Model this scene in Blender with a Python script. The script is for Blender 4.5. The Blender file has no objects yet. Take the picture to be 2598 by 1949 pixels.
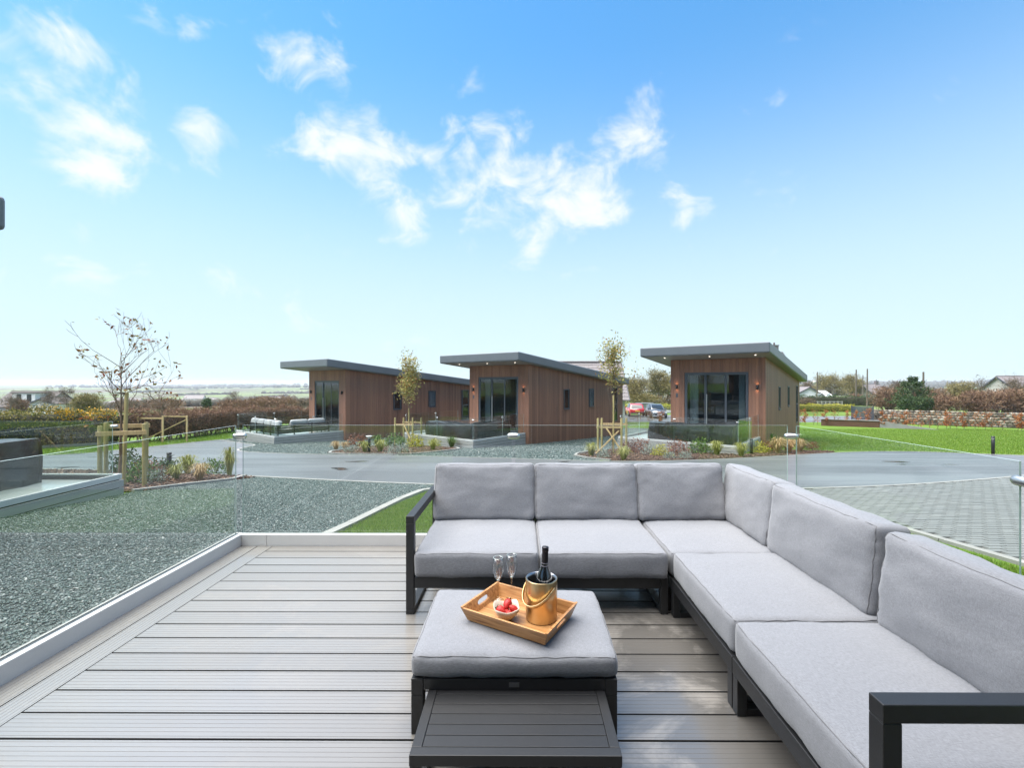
import bpy, bmesh, math, random
import numpy as np
from mathutils import Vector, Matrix, noise
R = math.radians
rnd = random.Random(7)
S = bpy.context.scene
COL = S.collection

# ------------------------------------------------------------------ camera
cam_d = bpy.data.cameras.new('camera'); cam = bpy.data.objects.new('camera', cam_d); COL.objects.link(cam)
cam.location = (0, 0, 1.5); cam.rotation_euler = (R(90), 0, R(0.25))
cam_d.sensor_width = 36; cam_d.lens = 36 * 1155 / 2598
cam_d.shift_x = -17 / 2598; cam_d.shift_y = -4.5 / 2598
cam_d.clip_start = .05; cam_d.clip_end = 20000
S.camera = cam

# ------------------------------------------------------------------ world: daylight sky with broken cloud
SEED_SKY = 7.4
SUN_AZ, SUN_EL = 268.0, 71.0          # compass-like: 0 = +Y, clockwise
W = bpy.data.worlds.new('World'); S.world = W; W.use_nodes = True; W.cycles.sampling_method = 'MANUAL'; W.cycles.sample_map_resolution = 512
nt = W.node_tree; nt.nodes.clear(); N = nt.nodes; Lk = nt.links
out = N.new('ShaderNodeOutputWorld'); bg = N.new('ShaderNodeBackground'); bg.inputs[1].default_value = .085
sky = N.new('ShaderNodeTexSky'); sky.sky_type = 'NISHITA'; sky.sun_disc = False
sky.sun_elevation = R(SUN_EL); sky.sun_rotation = R(SUN_AZ); sky.air_density = 1.0; sky.dust_density = .3; sky.ozone_density = 2.2; sky.altitude = 50
geo = N.new('ShaderNodeTexCoord')
def wmath(op, a, b=None, c=None, clamp=False):
    n = N.new('ShaderNodeMath'); n.operation = op; n.use_clamp = clamp
    for i, x in enumerate((a, b, c)):
        if x is None: continue
        if isinstance(x, (int, float)): n.inputs[i].default_value = x
        else: Lk.new(x, n.inputs[i])
    return n.outputs[0]
def direction(px, py):
    return Vector(((px - 1321) / 1155, 1.0, (970 - py) / 1155)).normalized()
# cloud banks: (direction as seen in the photograph, angular radius in degrees, weight)
banks = [(x * 1.175, y * 1.175, r * 1.55, w) for r, w, pts in (
    (2.1, 1.15, [(55,150),(85,172),(130,115),(140,170),(175,220),(200,262),(160,265),(230,320),(215,370),(245,300)]),
    (2.0, .62, [(400,320),(430,275),(370,360),(190,490),(155,565),(290,540),(480,620),(657,652),(35,705),(1010,185),(640,92),(725,88),(600,315),(1640,415),(1440,425),(1500,500)]),
    (1.5, .5, [(715,128),(305,25),(430,45),(610,15),(745,530),(900,705),(845,770),(1415,215),(1425,247),(1695,395),(1700,250),(500,225),(250,190),(740,180)]),
    (2.5, .95, [(700,300),(760,315),(820,310),(880,325),(810,365),(845,405),(880,440),(940,345),(990,330)]),
    (2.2, .9, [(1050,275),(1090,290),(1135,297),(1360,312),(1382,330),(1345,345)]),
    (3.0, 1.0, [(1100,375),(1150,375),(1210,375),(1265,385),(1310,375),(1075,415),(1030,440),(1150,430),(1210,440),(1270,440),(1325,415),(1180,480),(1240,485)]),
    (1.7, .8, [(1160,535),(1245,530),(1475,470),(1530,462)])) for x, y in pts]
acc = None
for px, py, rad, w in banks:
    d = N.new('ShaderNodeVectorMath'); d.operation = 'DOT_PRODUCT'; Lk.new(geo.outputs['Generated'], d.inputs[0]); d.inputs[1].default_value = direction(px, py)
    k = 1 / (1 - math.cos(R(rad)))
    e = wmath('MULTIPLY', wmath('POWER', 2.718, wmath('MULTIPLY', wmath('SUBTRACT', 1.0, d.outputs['Value']), -k)), w)
    acc = e if acc is None else wmath('MAXIMUM', acc, e)
mp = N.new('ShaderNodeMapping'); mp.inputs['Scale'].default_value = (1, 1, 1.35); mp.inputs['Location'].default_value = (SEED_SKY, 0, 0); Lk.new(geo.outputs['Generated'], mp.inputs[0])
n1 = N.new('ShaderNodeTexNoise'); n1.inputs['Scale'].default_value = 10; n1.inputs['Detail'].default_value = 9; n1.inputs['Roughness'].default_value = .60; n1.inputs['Distortion'].default_value = .45
Lk.new(mp.outputs[0], n1.inputs['Vector'])
n2 = N.new('ShaderNodeTexNoise'); n2.inputs['Scale'].default_value = 2.6; n2.inputs['Detail'].default_value = 6; Lk.new(mp.outputs[0], n2.inputs['Vector'])
# scattered cloud all round the sky plus the banks
allround = wmath('MULTIPLY', wmath('SUBTRACT', n2.outputs['Fac'], .56, clamp=True), 1.2)
dens = wmath('ADD', wmath('ADD', wmath('MULTIPLY', acc, .58), allround), wmath('MULTIPLY', wmath('SUBTRACT', n1.outputs['Fac'], .5), 1.75))
cov = N.new('ShaderNodeMapRange'); cov.interpolation_type = 'SMOOTHSTEP'
cov.inputs['From Min'].default_value = .27; cov.inputs['From Max'].default_value = .86; Lk.new(dens, cov.inputs['Value'])
covm = wmath('MULTIPLY', cov.outputs[0], .86)
# thin high veil, denser towards the horizon
sep = N.new('ShaderNodeSeparateXYZ'); Lk.new(geo.outputs['Generated'], sep.inputs[0])
veil = N.new('ShaderNodeMapRange'); veil.interpolation_type = 'SMOOTHERSTEP'; veil.inputs['From Min'].default_value = .70; veil.inputs['From Max'].default_value = -.02
veil.inputs['To Min'].default_value = 0; veil.inputs['To Max'].default_value = .88; Lk.new(sep.outputs['Z'], veil.inputs['Value'])
tint = N.new('ShaderNodeMix'); tint.data_type = 'RGBA'; tint.blend_type = 'MULTIPLY'; tint.inputs[0].default_value = 1
Lk.new(sky.outputs[0], tint.inputs[6]); tint.inputs[7].default_value = (.62, 1.20, 1.36, 1)
mv = N.new('ShaderNodeMix'); mv.data_type = 'RGBA'; Lk.new(veil.outputs[0], mv.inputs[0]); Lk.new(tint.outputs[2], mv.inputs[6]); mv.inputs[7].default_value = (3.95, 4.5, 4.85, 1)
mc = N.new('ShaderNodeMix'); mc.data_type = 'RGBA'; Lk.new(covm, mc.inputs[0]); Lk.new(mv.outputs[2], mc.inputs[6]); mc.inputs[7].default_value = (5.35, 5.4, 5.5, 1)
Lk.new(mc.outputs[2], bg.inputs[0]); Lk.new(bg.outputs[0], out.inputs[0])

# ------------------------------------------------------------------ sun (soft, behind thin cloud), exposure
sd = bpy.data.lights.new('sun', 'SUN'); sun = bpy.data.objects.new('sun', sd); COL.objects.link(sun)
sd.energy = 5.0; sd.angle = R(75); sd.color = (1, .945, .86)
az, el = R(SUN_AZ), R(SUN_EL)
sdir = Vector((math.sin(az) * math.cos(el), math.cos(az) * math.cos(el), math.sin(el)))
sun.rotation_euler = sdir.to_track_quat('Z', 'Y').to_euler(); sun.location = sdir * 60
vs = S.view_settings; vs.view_transform = 'Standard'; vs.look = 'None'; vs.gamma = 1; vs.exposure = 1.27; vs.use_curve_mapping = False
S.render.engine = 'CYCLES'
S.cycles.max_bounces = 8; S.cycles.transparent_max_bounces = 32; S.cycles.diffuse_bounces = 3; S.cycles.glossy_bounces = 4
S.cycles.use_denoising = True; S.cycles.caustics_reflective = False; S.cycles.caustics_refractive = False

# ================================================================== helpers
def tag(o, label=None, cat=None, group=None, kind=None):
    if label: o['label'] = label
    if cat: o['category'] = cat
    if group: o['group'] = group
    if kind: o['kind'] = kind
    return o
def thing(name, label, cat, loc=(0, 0, 0), rz=0, group=None):
    o = bpy.data.objects.new(name, None); COL.objects.link(o); o.location = loc; o.rotation_euler = (0, 0, rz); o.empty_display_size = .1
    return tag(o, label, cat, group)
def link(name, me, parent=None, loc=None, rot=None):
    o = bpy.data.objects.new(name, me); COL.objects.link(o)
    if parent: o.parent = parent
    if loc is not None: o.location = loc
    if rot is not None: o.rotation_euler = rot
    return o
class MB:
    def __init__(s): s.v = []; s.f = []; s.m = []; s.sm = []
    def add(s, vs_, fs, mi=0, smooth=False):
        b = len(s.v); s.v += [tuple(p) for p in vs_]
        for f in fs: s.f.append(tuple(i + b for i in f)); s.m.append(mi); s.sm.append(smooth)
        return s
    def hexa(s, p, mi=0):     # p: bottom 4 ccw, top 4 ccw
        return s.add(p, [(3,2,1,0),(4,5,6,7),(0,1,5,4),(1,2,6,5),(2,3,7,6),(3,0,4,7)], mi)
    def box(s, x0, x1, y0, y1, z0, z1, mi=0):
        return s.hexa([(x0,y0,z0),(x1,y0,z0),(x1,y1,z0),(x0,y1,z0),(x0,y0,z1),(x1,y0,z1),(x1,y1,z1),(x0,y1,z1)], mi)
    def bar(s, a, b, w, h, mi=0, up=(0,0,1)):
        a = Vector(a); b = Vector(b); d = (b - a).normalized(); u = Vector(up)
        if abs(d.dot(u)) > .95: u = Vector((0,1,0))
        r = d.cross(u).normalized() * w / 2; t = r.cross(d).normalized() * h / 2
        return s.hexa([a-r-t, a+r-t, b+r-t, b-r-t, a-r+t, a+r+t, b+r+t, b-r+t], mi)
    def tube(s, pts, rad, n=8, mi=0, cap=True, smooth=True):
        pts = [Vector(p) for p in pts]; rad = rad if hasattr(rad, '__len__') else [rad] * len(pts)
        vs_ = []; prev = None
        for i, p in enumerate(pts):
            d = (pts[min(i+1, len(pts)-1)] - pts[max(i-1, 0)]).normalized()
            if prev is None: prev = Vector((0,0,1)) if abs(d.z) < .9 else Vector((1,0,0))
            x = (prev - d * prev.dot(d)).normalized(); prev = x; y = d.cross(x)
            for k in range(n):
                a = 2 * math.pi * k / n; vs_.append(p + (x * math.cos(a) + y * math.sin(a)) * rad[i])
        fs = [(i*n+k, i*n+(k+1) % n, (i+1)*n+(k+1) % n, (i+1)*n+k) for i in range(len(pts)-1) for k in range(n)]
        s.add(vs_, fs, mi, smooth)
        if cap: s.add(vs_[:n], [tuple(reversed(range(n)))], mi); s.add(vs_[-n:], [tuple(range(n))], mi)
        return s
    def lathe(s, prof, n=24, c=(0,0,0), mi=0, smooth=True):
        vs_ = [(c[0]+r*math.cos(2*math.pi*k/n), c[1]+r*math.sin(2*math.pi*k/n), c[2]+z) for r, z in prof for k in range(n)]
        fs = [(i*n+k, i*n+(k+1) % n, (i+1)*n+(k+1) % n, (i+1)*n+k) for i in range(len(prof)-1) for k in range(n)]
        return s.add(vs_, fs, mi, smooth)
    def mesh(s, name, mats):
        me = bpy.data.meshes.new(name); me.from_pydata(s.v, [], s.f)
        for m in (mats if isinstance(mats, (list, tuple)) else [mats]): me.materials.append(m)
        me.polygons.foreach_set('material_index', s.m); me.polygons.foreach_set('use_smooth', s.sm); me.update()
        return me
    def build(s, name, mats, parent=None, loc=None, rot=None, bevel=0, seg=2):
        o = link(name, s.mesh(name, mats), parent, loc, rot)
        if bevel:
            b = o.modifiers.new('bevel', 'BEVEL'); b.width = bevel; b.segments = seg; b.limit_method = 'ANGLE'; b.harden_normals = False
        return o
def np_mesh(name, V, F, mat, smooth=False):
    """V (n,3) float array, F (m,k) int array"""
    me = bpy.data.meshes.new(name); k = F.shape[1]
    me.vertices.add(len(V)); me.vertices.foreach_set('co', V.astype(np.float32).ravel())
    me.loops.add(F.size); me.loops.foreach_set('vertex_index', F.astype(np.int32).ravel())
    me.polygons.add(len(F)); me.polygons.foreach_set('loop_start', (np.arange(len(F)) * k).astype(np.int32))
    me.polygons.foreach_set('loop_total', np.full(len(F), k, np.int32))
    if smooth: me.polygons.foreach_set('use_smooth', np.ones(len(F), bool))
    for m in (mat if isinstance(mat, (list, tuple)) else [mat]): me.materials.append(m)
    me.update(calc_edges=True); return me
def blades(P, h, w, lean, rs):
    """grass-like triangles standing on points P"""
    n = len(P); a = rs.uniform(0, 2*np.pi, n); d = np.stack([np.cos(a), np.sin(a), np.zeros(n)], 1)
    b = rs.uniform(0, 2*np.pi, n); ln = np.stack([np.cos(b), np.sin(b), np.zeros(n)], 1) * (rs.uniform(.1, 1, n) * lean)[:, None]
    hh = h * rs.uniform(.5, 1.25, n); ww = w * rs.uniform(.6, 1.2, n)
    V = np.empty((n, 3, 3)); V[:, 0] = P - d * ww[:, None]/2; V[:, 1] = P + d * ww[:, None]/2
    V[:, 2] = P + ln * hh[:, None] + np.array([0,0,1.]) * hh[:, None]
    return V.reshape(-1, 3), np.arange(n*3).reshape(-1, 3)
def leaves(P, ln, w, rs, up=.3, Nrm=None):
    """diamond leaves at points P, random orientation"""
    n = len(P); d = rs.normal(size=(n, 3)); d[:, 2] += up; d /= np.linalg.norm(d, axis=1)[:, None]
    if Nrm is not None: d = d + Nrm; d /= np.linalg.norm(d, axis=1)[:, None]
    e = np.cross(d, rs.normal(size=(n, 3))); e /= np.linalg.norm(e, axis=1)[:, None] + 1e-9
    L = (ln * rs.uniform(.6, 1.3, n))[:, None]; Wd = (w * rs.uniform(.6, 1.3, n))[:, None]
    V = np.empty((n, 4, 3)); V[:, 0] = P; V[:, 1] = P + d*L*.45 + e*Wd/2; V[:, 2] = P + d*L; V[:, 3] = P + d*L*.45 - e*Wd/2
    return V.reshape(-1, 3), np.arange(n*4).reshape(-1, 4)

# ------------------------------------------------------------------ materials
def srgb(r, g, b): return tuple(((c/255)/12.92 if c/255 <= .04045 else (((c/255)+.055)/1.055)**2.4) for c in (r, g, b)) + (1,)
class Mat:
    def __init__(s, name):
        s.m = bpy.data.materials.new(name); s.m.use_nodes = True; s.nt = s.m.node_tree; s.N = s.nt.nodes; s.L = s.nt.links
        s.p = s.N['Principled BSDF']; s.tc = s.N.new('ShaderNodeTexCoord')
    def set(s, **k):
        names = dict(col='Base Color', rough='Roughness', metal='Metallic', spec='Specular IOR Level', coat='Coat Weight', coatr='Coat Roughness', sheen='Sheen Weight', trans='Transmission Weight', ior='IOR', sub='Subsurface Weight', em='Emission Color', ems='Emission Strength')
        for a, v in k.items():
            i = s.p.inputs[names[a]]
            if hasattr(v, 'is_linked'): s.L.new(v, i)
            else: i.default_value = (tuple(v) + (1,))[:4] if hasattr(v, '__len__') else v
        return s
    def noise(s, scale, detail=4, rough=.55, vec=None, co='Object', sc=None, dist=0):
        n = s.N.new('ShaderNodeTexNoise'); n.inputs['Scale'].default_value = scale; n.inputs['Detail'].default_value = detail; n.inputs['Roughness'].default_value = rough; n.inputs['Distortion'].default_value = dist
        s.L.new(vec if vec is not None else s.vec(co, sc), n.inputs['Vector']); return n.outputs['Fac']
    def vec(s, co='Object', sc=None, rot=None):
        if sc is None and rot is None: return s.tc.outputs[co]
        m = s.N.new('ShaderNodeMapping')
        if sc: m.inputs['Scale'].default_value = sc
        if rot: m.inputs['Rotation'].default_value = rot
        s.L.new(s.tc.outputs[co], m.inputs[0]); return m.outputs[0]
    def voro(s, scale, feature='F1', out='Distance', co='Object', sc=None, rand=1):
        n = s.N.new('ShaderNodeTexVoronoi'); n.feature = feature; n.inputs['Scale'].default_value = scale; n.inputs['Randomness'].default_value = rand
        s.L.new(s.vec(co, sc), n.inputs['Vector']); return n.outputs[out]
    def ramp(s, fac, stops, interp='LINEAR'):
        r = s.N.new('ShaderNodeValToRGB'); cr = r.color_ramp; cr.interpolation = interp
        while len(cr.elements) < len(stops): cr.elements.new(.5)
        for e, (p, c) in zip(cr.elements, stops): e.position = p; e.color = (tuple(c) + (1,))[:4] if hasattr(c, '__len__') else (c, c, c, 1)
        s.L.new(fac, r.inputs[0]); return r.outputs[0]
    def mix(s, fac, a, b, mode='MIX'):
        n = s.N.new('ShaderNodeMix'); n.data_type = 'RGBA'; n.blend_type = mode
        for i, x in ((0, fac), (6, a), (7, b)):
            if hasattr(x, 'is_linked'): s.L.new(x, n.inputs[i])
            else: n.inputs[i].default_value = x if not hasattr(x, '__len__') else (tuple(x) + (1,))[:4]
        return n.outputs[2]
    def math(s, op, a, b=0., clamp=False):
        n = s.N.new('ShaderNodeMath'); n.operation = op; n.use_clamp = clamp
        for i, x in enumerate((a, b)):
            if hasattr(x, 'is_linked'): s.L.new(x, n.inputs[i])
            else: n.inputs[i].default_value = x
        return n.outputs[0]
    def island(s):
        g = s.N.new('ShaderNodeNewGeometry'); o = s.N.new('ShaderNodeObjectInfo')
        return s.math('FRACT', s.math('ADD', g.outputs['Random Per Island'], o.outputs['Random']))
    def bump(s, h, strength=.3, dist=.01):
        b = s.N.new('ShaderNodeBump'); b.inputs['Strength'].default_value = strength; b.inputs['Distance'].default_value = dist
        s.L.new(h, b.inputs['Height']); s.L.new(b.outputs[0], s.p.inputs['Normal']); return s
def plain(name, col, rough=.6, metal=0, var=.12, vs=6, bump=0, bs=80, **k):
    m = Mat(name); c = (tuple(col) + (1,))[:4]
    if var:
        n = m.noise(vs, 5); m.set(col=m.mix(n, [x*(1-var) for x in c[:3]], [min(1, x*(1+var)) for x in c[:3]]))
    else: m.set(col=c)
    m.set(rough=rough, metal=metal, **k)
    if bump: m.bump(m.noise(bs, 4), bump, .004)
    return m.m
def leafy(name, stops, rough=.55, trans=.25, spec=.3):
    m = Mat(name); m.set(col=m.ramp(m.island(), stops), rough=rough, spec=spec)
    if trans:
        t = m.N.new('ShaderNodeBsdfTranslucent'); mx = m.N.new('ShaderNodeMixShader'); mx.inputs[0].default_value = trans
        c = m.p.inputs['Base Color'].links[0].from_socket; m.L.new(c, t.inputs[0])
        m.L.new(m.p.outputs[0], mx.inputs[1]); m.L.new(t.outputs[0], mx.inputs[2]); m.L.new(mx.outputs[0], m.N['Material Output'].inputs[0])
    return m.m
MT = {}
def glass_mat(name, tint, base=.04, dirt=0):
    m = Mat(name); lw = m.N.new('ShaderNodeLayerWeight'); lw.inputs[0].default_value = .5
    f = m.math('ADD', m.math('MULTIPLY', m.math('POWER', lw.outputs['Facing'], 5.), 1 - base), base)
    tr = m.N.new('ShaderNodeBsdfTransparent'); tr.inputs[0].default_value = tuple(tint) + (1,)
    gl = m.N.new('ShaderNodeBsdfGlossy'); gl.inputs['Roughness'].default_value = .01
    mx = m.N.new('ShaderNodeMixShader'); m.L.new(f, mx.inputs[0]); m.L.new(tr.outputs[0], mx.inputs[1]); m.L.new(gl.outputs[0], mx.inputs[2])
    last = mx.outputs[0]
    if dirt:
        df = m.N.new('ShaderNodeBsdfDiffuse'); df.inputs[0].default_value = (.8, .83, .84, 1)
        dr = m.ramp(m.noise(55, 2, .6), [(0, 0), (.66, 0), (.76, dirt)]); lg = m.ramp(m.noise(1.6, 5), [(.35, .4), (.75, 1)])
        m2 = m.N.new('ShaderNodeMixShader'); m.L.new(m.math('MULTIPLY', dr, lg), m2.inputs[0]); m.L.new(last, m2.inputs[1]); m.L.new(df.outputs[0], m2.inputs[2]); last = m2.outputs[0]
    m.L.new(last, m.N['Material Output'].inputs[0]); return m.m
MT['glass'] = glass_mat('balustrade_glass', (.957, .984, .970), .055, dirt=.12)
MT['pane'] = glass_mat('window_glass', (.62, .68, .70), .06)
MT['wine_glass'] = glass_mat('clear_glass', (.96, .97, .975), .09)
MT['glass_edge'] = plain('glass_edge', (.45, .54, .52), .12, var=0, em=(.6, .8, .75), ems=0)
MT['steel'] = plain('brushed_steel', (.55, .55, .54), .36, 1, .05)
MT['black'] = plain('black_powder_coat', (.013, .0132, .0145), .45, 0, .2, 40, .15, 600)
MT['anthracite'] = plain('anthracite_frame', (.055, .065, .08), .4, 0, .1)
MT['fascia'] = plain('grey_fascia_metal', (.115, .128, .142), .42, .0, .12, 1.2)
MT['soffit'] = plain('soffit_panel', (.20, .19, .17), .5, 0, .1)
MT['rubber'] = plain('black_rubber', (.02, .02, .02), .7)

def m_deck():
    m = Mat('wet_composite_decking'); o = m.N.new('ShaderNodeObjectInfo'); g = m.N.new('ShaderNodeNewGeometry')
    P = g.outputs['Position']
    streak = m.noise(1.0, 5, .6, vec=m_vec(m, P, (.9, 14, 1)))
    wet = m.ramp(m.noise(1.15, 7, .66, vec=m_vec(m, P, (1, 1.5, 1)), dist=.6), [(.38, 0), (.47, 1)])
    film = m.ramp(m.noise(.55, 3, .5, vec=m_vec(m, P, (1, .8, 1))), [(.3, .25), (.62, 1)])
    fine = m.noise(220, 3)
    sx_ = m.N.new('ShaderNodeSeparateXYZ'); m.L.new(P, sx_.inputs[0]); damp_sofa_reflection = m.math('MULTIPLY', wet, m.ramp(m.math('ADD', m.math('MULTIPLY', sx_.outputs[0], .2), .5), [(.38, .12), (.56, 1)]))  # wet patches, plus the sofa's dark reflection painted into colour by the x ramp
    b = m.mix(o.outputs['Random'], (.182, .168, .152), (.222, .206, .188))
    b = m.mix(m.math('MULTIPLY', streak, .5), b, (.150, .138, .125))
    b = m.mix(m.math('MULTIPLY', fine, .35), b, (.25, .236, .22))
    b = m.mix(m.math('MULTIPLY', damp_sofa_reflection, .75), b, (.058, .053, .048))
    m.set(col=b, rough=.5, coat=m.math('ADD', m.math('MULTIPLY', wet, .22), m.math('MULTIPLY', film, .78)), coatr=m.math('ADD', .07, m.math('MULTIPLY', streak, .22)))
    m.p.inputs['Coat IOR'].default_value = 2.15
    m.bump(m.noise(160, 3), .10, .002); return m.m
def m_vec(m, sock, sc):
    mp = m.N.new('ShaderNodeMapping'); mp.inputs['Scale'].default_value = sc; m.L.new(sock, mp.inputs[0]); return mp.outputs[0]
MT['deck'] = m_deck(); MT['deck_groove'] = plain('dark_board_groove', (.085, .08, .075), .6); MT['gap_shade'] = plain('board_gap_shade', (.02, .019, .018), .8)  # gap shade painted on the board sides; groove faces coloured darker likewise
MT['deck_fascia'] = plain('composite_fascia_board', (.34, .33, .315), .5, 0, .1, 3, .15, 160)
MT['deck_edge'] = plain('composite_edge_board', (.55, .54, .53), .5, 0, .08, 3, .1, 200, coat=.3, coatr=.2)

def m_fabric(name, c):
    m = Mat(name)
    w1 = m.noise(1, 2, .5, vec=m.vec(sc=(900, 60, 900))); w2 = m.noise(1, 2, .5, vec=m.vec(sc=(60, 900, 300))); big = m.noise(7, 4)
    t = m.math('MULTIPLY', m.math('ADD', w1, w2), .5)
    col = m.ramp(t, [(.36, [x*.74 for x in c]), (.5, c), (.62, [min(1, x*1.25) for x in c])])
    col = m.mix(m.math('MULTIPLY', big, .22), col, [x*.8 for x in c])
    m.set(col=col, rough=.92, sheen=.25, spec=.15); m.bump(m.math('ADD', m.math('MULTIPLY', t, .35), m.math('MULTIPLY', m.noise(11, 3), 1.0)), .22, .012); return m.m
MT['fabric'] = m_fabric('grey_outdoor_fabric', (.196, .200, .217))
MT['piping'] = plain('cushion_piping', (.15, .151, .16), .9, 0, .1, 200)

def m_gravel(name):
    m = Mat(name); v = m.voro(60, 'F1', 'Color'); d = m.voro(60, 'F1', 'Distance'); sp = m.N.new('ShaderNodeSeparateColor'); m.L.new(v, sp.inputs[0])
    c = m.ramp(sp.outputs[0], [(0, (.036, .056, .052)), (.45, (.082, .112, .106)), (.8, (.145, .178, .17)), (1, (.28, .30, .29))])
    c = m.mix(m.ramp(d, [(.25, 0), (.75, .75)]), c, (.03, .042, .042)); c = m.mix(m.math('MULTIPLY', m.noise(.5, 3), .3), c, (.10, .13, .125))
    v2 = m.N.new('ShaderNodeSeparateColor'); m.L.new(m.voro(17, 'F1', 'Color'), v2.inputs[0]); c = m.mix(m.ramp(v2.outputs[1], [(.3, .55), (.7, 0)]), c, (.04, .055, .052)); c = m.mix(m.ramp(v2.outputs[2], [(.8, 0), (.95, .5)]), c, (.30, .33, .32))
    m.set(col=c, rough=.6); m.bump(m.math('SUBTRACT', 1., d), .9, .02); return m.m
MT['gravel'] = m_gravel('blue_green_slate_gravel')
m = Mat('slate_chip'); m.set(col=m.ramp(m.island(), [(0, (.020, .038, .034)), (.4, (.052, .084, .077)), (.75, (.098, .136, .127)), (.93, (.18, .205, .2)), (1, (.34, .34, .32))]), rough=.5); MT['chip'] = m.m

def m_asphalt():
    m = Mat('damp_asphalt'); big = m.noise(.33, 5, .6, sc=(.35, 1.5, 1)); pud = m.ramp(m.noise(.42, 3, .5, sc=(.7, 1.25, 1), dist=.4), [(.655, 0), (.69, 1)])
    sp = m.noise(170, 2)
    c = m.mix(sp, (.045, .046, .049), (.12, .122, .127)); c = m.mix(m.ramp(big, [(.4, 0), (.62, .8)]), c, (.16, .163, .169))
    c = m.mix(pud, c, (.018, .018, .02))
    m.set(col=c, rough=m.mix(pud, m.ramp(big, [(.35, .50), (.7, .30)]), (.04, .04, .04)), spec=.6); m.bump(m.math('MULTIPLY', sp, m.math('SUBTRACT', 1., pud)), .25, .004); return m.m
MT['asphalt'] = m_asphalt()
MT['kerb'] = plain('concrete_edging', (.25, .24, .225), .8, 0, .2, 4, .3, 60)
m = Mat('grey_block_paver'); m.set(col=m.mix(m.math('MULTIPLY', m.noise(9, 4), .5), m.ramp(m.island(), [(0, (.15, .15, .142)), (.5, (.172, .172, .163)), (1, (.195, .194, .184))]), (.135, .135, .127)), rough=.55); m.bump(m.noise(90, 3), .3, .004); MT['paver'] = m.m
MT['joint'] = plain('paver_joint_sand', (.10, .10, .094), .9, 0, .3, 30)
def m_lawn():
    m = Mat('lawn_and_fields'); g = m.N.new('ShaderNodeNewGeometry'); P = g.outputs['Position']
    a = m.noise(.9, 5, .6, vec=P); f = m.noise(45, 3, .6, vec=P); s = m.noise(6, 4, .6, vec=P)
    lawn = m.mix(a, (.082, .15, .017), (.152, .238, .033)); lawn = m.mix(m.math('MULTIPLY', f, .75), lawn, (.05, .10, .013)); lawn = m.mix(m.ramp(s, [(.55, 0), (.8, .5)]), lawn, (.16, .21, .05))
    vo = m.N.new('ShaderNodeTexVoronoi'); vo.inputs['Scale'].default_value = .011; m.L.new(m_vec(m, P, (1, .55, .2)), vo.inputs['Vector'])
    sc = m.N.new('ShaderNodeSeparateColor'); m.L.new(vo.outputs['Color'], sc.inputs[0])
    fld = m.ramp(sc.outputs[0], [(0, (.11, .15, .045)), (.3, (.14, .19, .06)), (.5, (.11, .09, .06)), (.7, (.15, .185, .07)), (1, (.12, .095, .065))], 'CONSTANT')
    fld = m.mix(m.ramp(m.noise(.02, 6, .7, vec=P), [(.5, 0), (.56, .8)]), fld, (.075, .07, .05))
    ln = m.N.new('ShaderNodeVectorMath'); ln.operation = 'LENGTH'; m.L.new(P, ln.inputs[0])
    k = m.ramp(m.math('DIVIDE', ln.outputs['Value'], 200.), [(.30, 0), (.5, 1)])
    m.set(col=m.mix(k, lawn, fld), rough=.85, spec=.15); m.bump(f, .5, .02); return m.m
MT['lawn'] = m_lawn()
MT['grass'] = leafy('grass_blade', [(0, (.075, .14, .014)), (.5, (.145, .25, .025)), (.85, (.22, .31, .045)), (1, (.31, .33, .10))], .5, .3)
m = Mat('bark_mulch'); m.set(col=m.ramp(m.voro(40, 'F1', 'Color', sc=(1, .45, 1)), [(.1, (.03, .014, .009)), (.6, (.10, .052, .033)), (1, (.18, .10, .065))]), rough=.85); m.bump(m.voro(40, sc=(1, .45, 1)), 1., .03); MT['mulch'] = m.m
m = Mat('bark_chip'); m.set(col=m.ramp(m.island(), [(0, (.028, .014, .010)), (.6, (.095, .048, .030)), (1, (.21, .125, .08))]), rough=.85); MT['bark_chip'] = m.m

def m_clad():
    m = Mat('brown_composite_cladding'); r = m.island()
    st = m.noise(1, 6, .65, sc=(60, 60, 1.1)); st2 = m.noise(1, 4, .6, sc=(9, 9, .5))
    c = m.ramp(r, [(0, (.135, .068, .048)), (.5, (.205, .104, .070)), (1, (.29, .145, .092))])
    c = m.mix(m.ramp(st, [(.35, 0), (.7, .75)]), c, (.36, .175, .105)); c = m.mix(m.ramp(st2, [(.5, 0), (.75, .5)]), c, (.14, .092, .076))
    m.set(col=c, rough=.55, spec=.3); m.bump(st, .25, .004); return m.m
MT['clad'] = m_clad()
def m_wood(name, a, b, c, sc=(60, 3, 60), rough=.6, **k):
    m = Mat(name); n = m.noise(1, 6, .6, sc=sc, dist=.5); m.set(col=m.ramp(n, [(.3, a), (.5, b), (.7, c)]), rough=rough, **k); m.bump(n, .2, .003); return m.m
MT['stake'] = m_wood('pale_softwood', (.40, .27, .12), (.52, .37, .18), (.60, .44, .23), (22, 22, 1.6))
MT['stake_green'] = m_wood('tanalised_softwood', (.24, .20, .075), (.33, .27, .11), (.43, .34, .15), (22, 22, 1.6))
MT['acacia'] = m_wood('acacia_tray_wood', (.22, .085, .025), (.42, .20, .07), (.56, .30, .12), (5, 75, 60), .38)
MT['bark'] = m_wood('grey_brown_bark', (.07, .05, .035), (.14, .10, .07), (.22, .17, .12), (30, 30, 6), .85)
MT['bark_far'] = plain('winter_bark', (.13, .105, .08), .9, 0, .3, 3)

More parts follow.
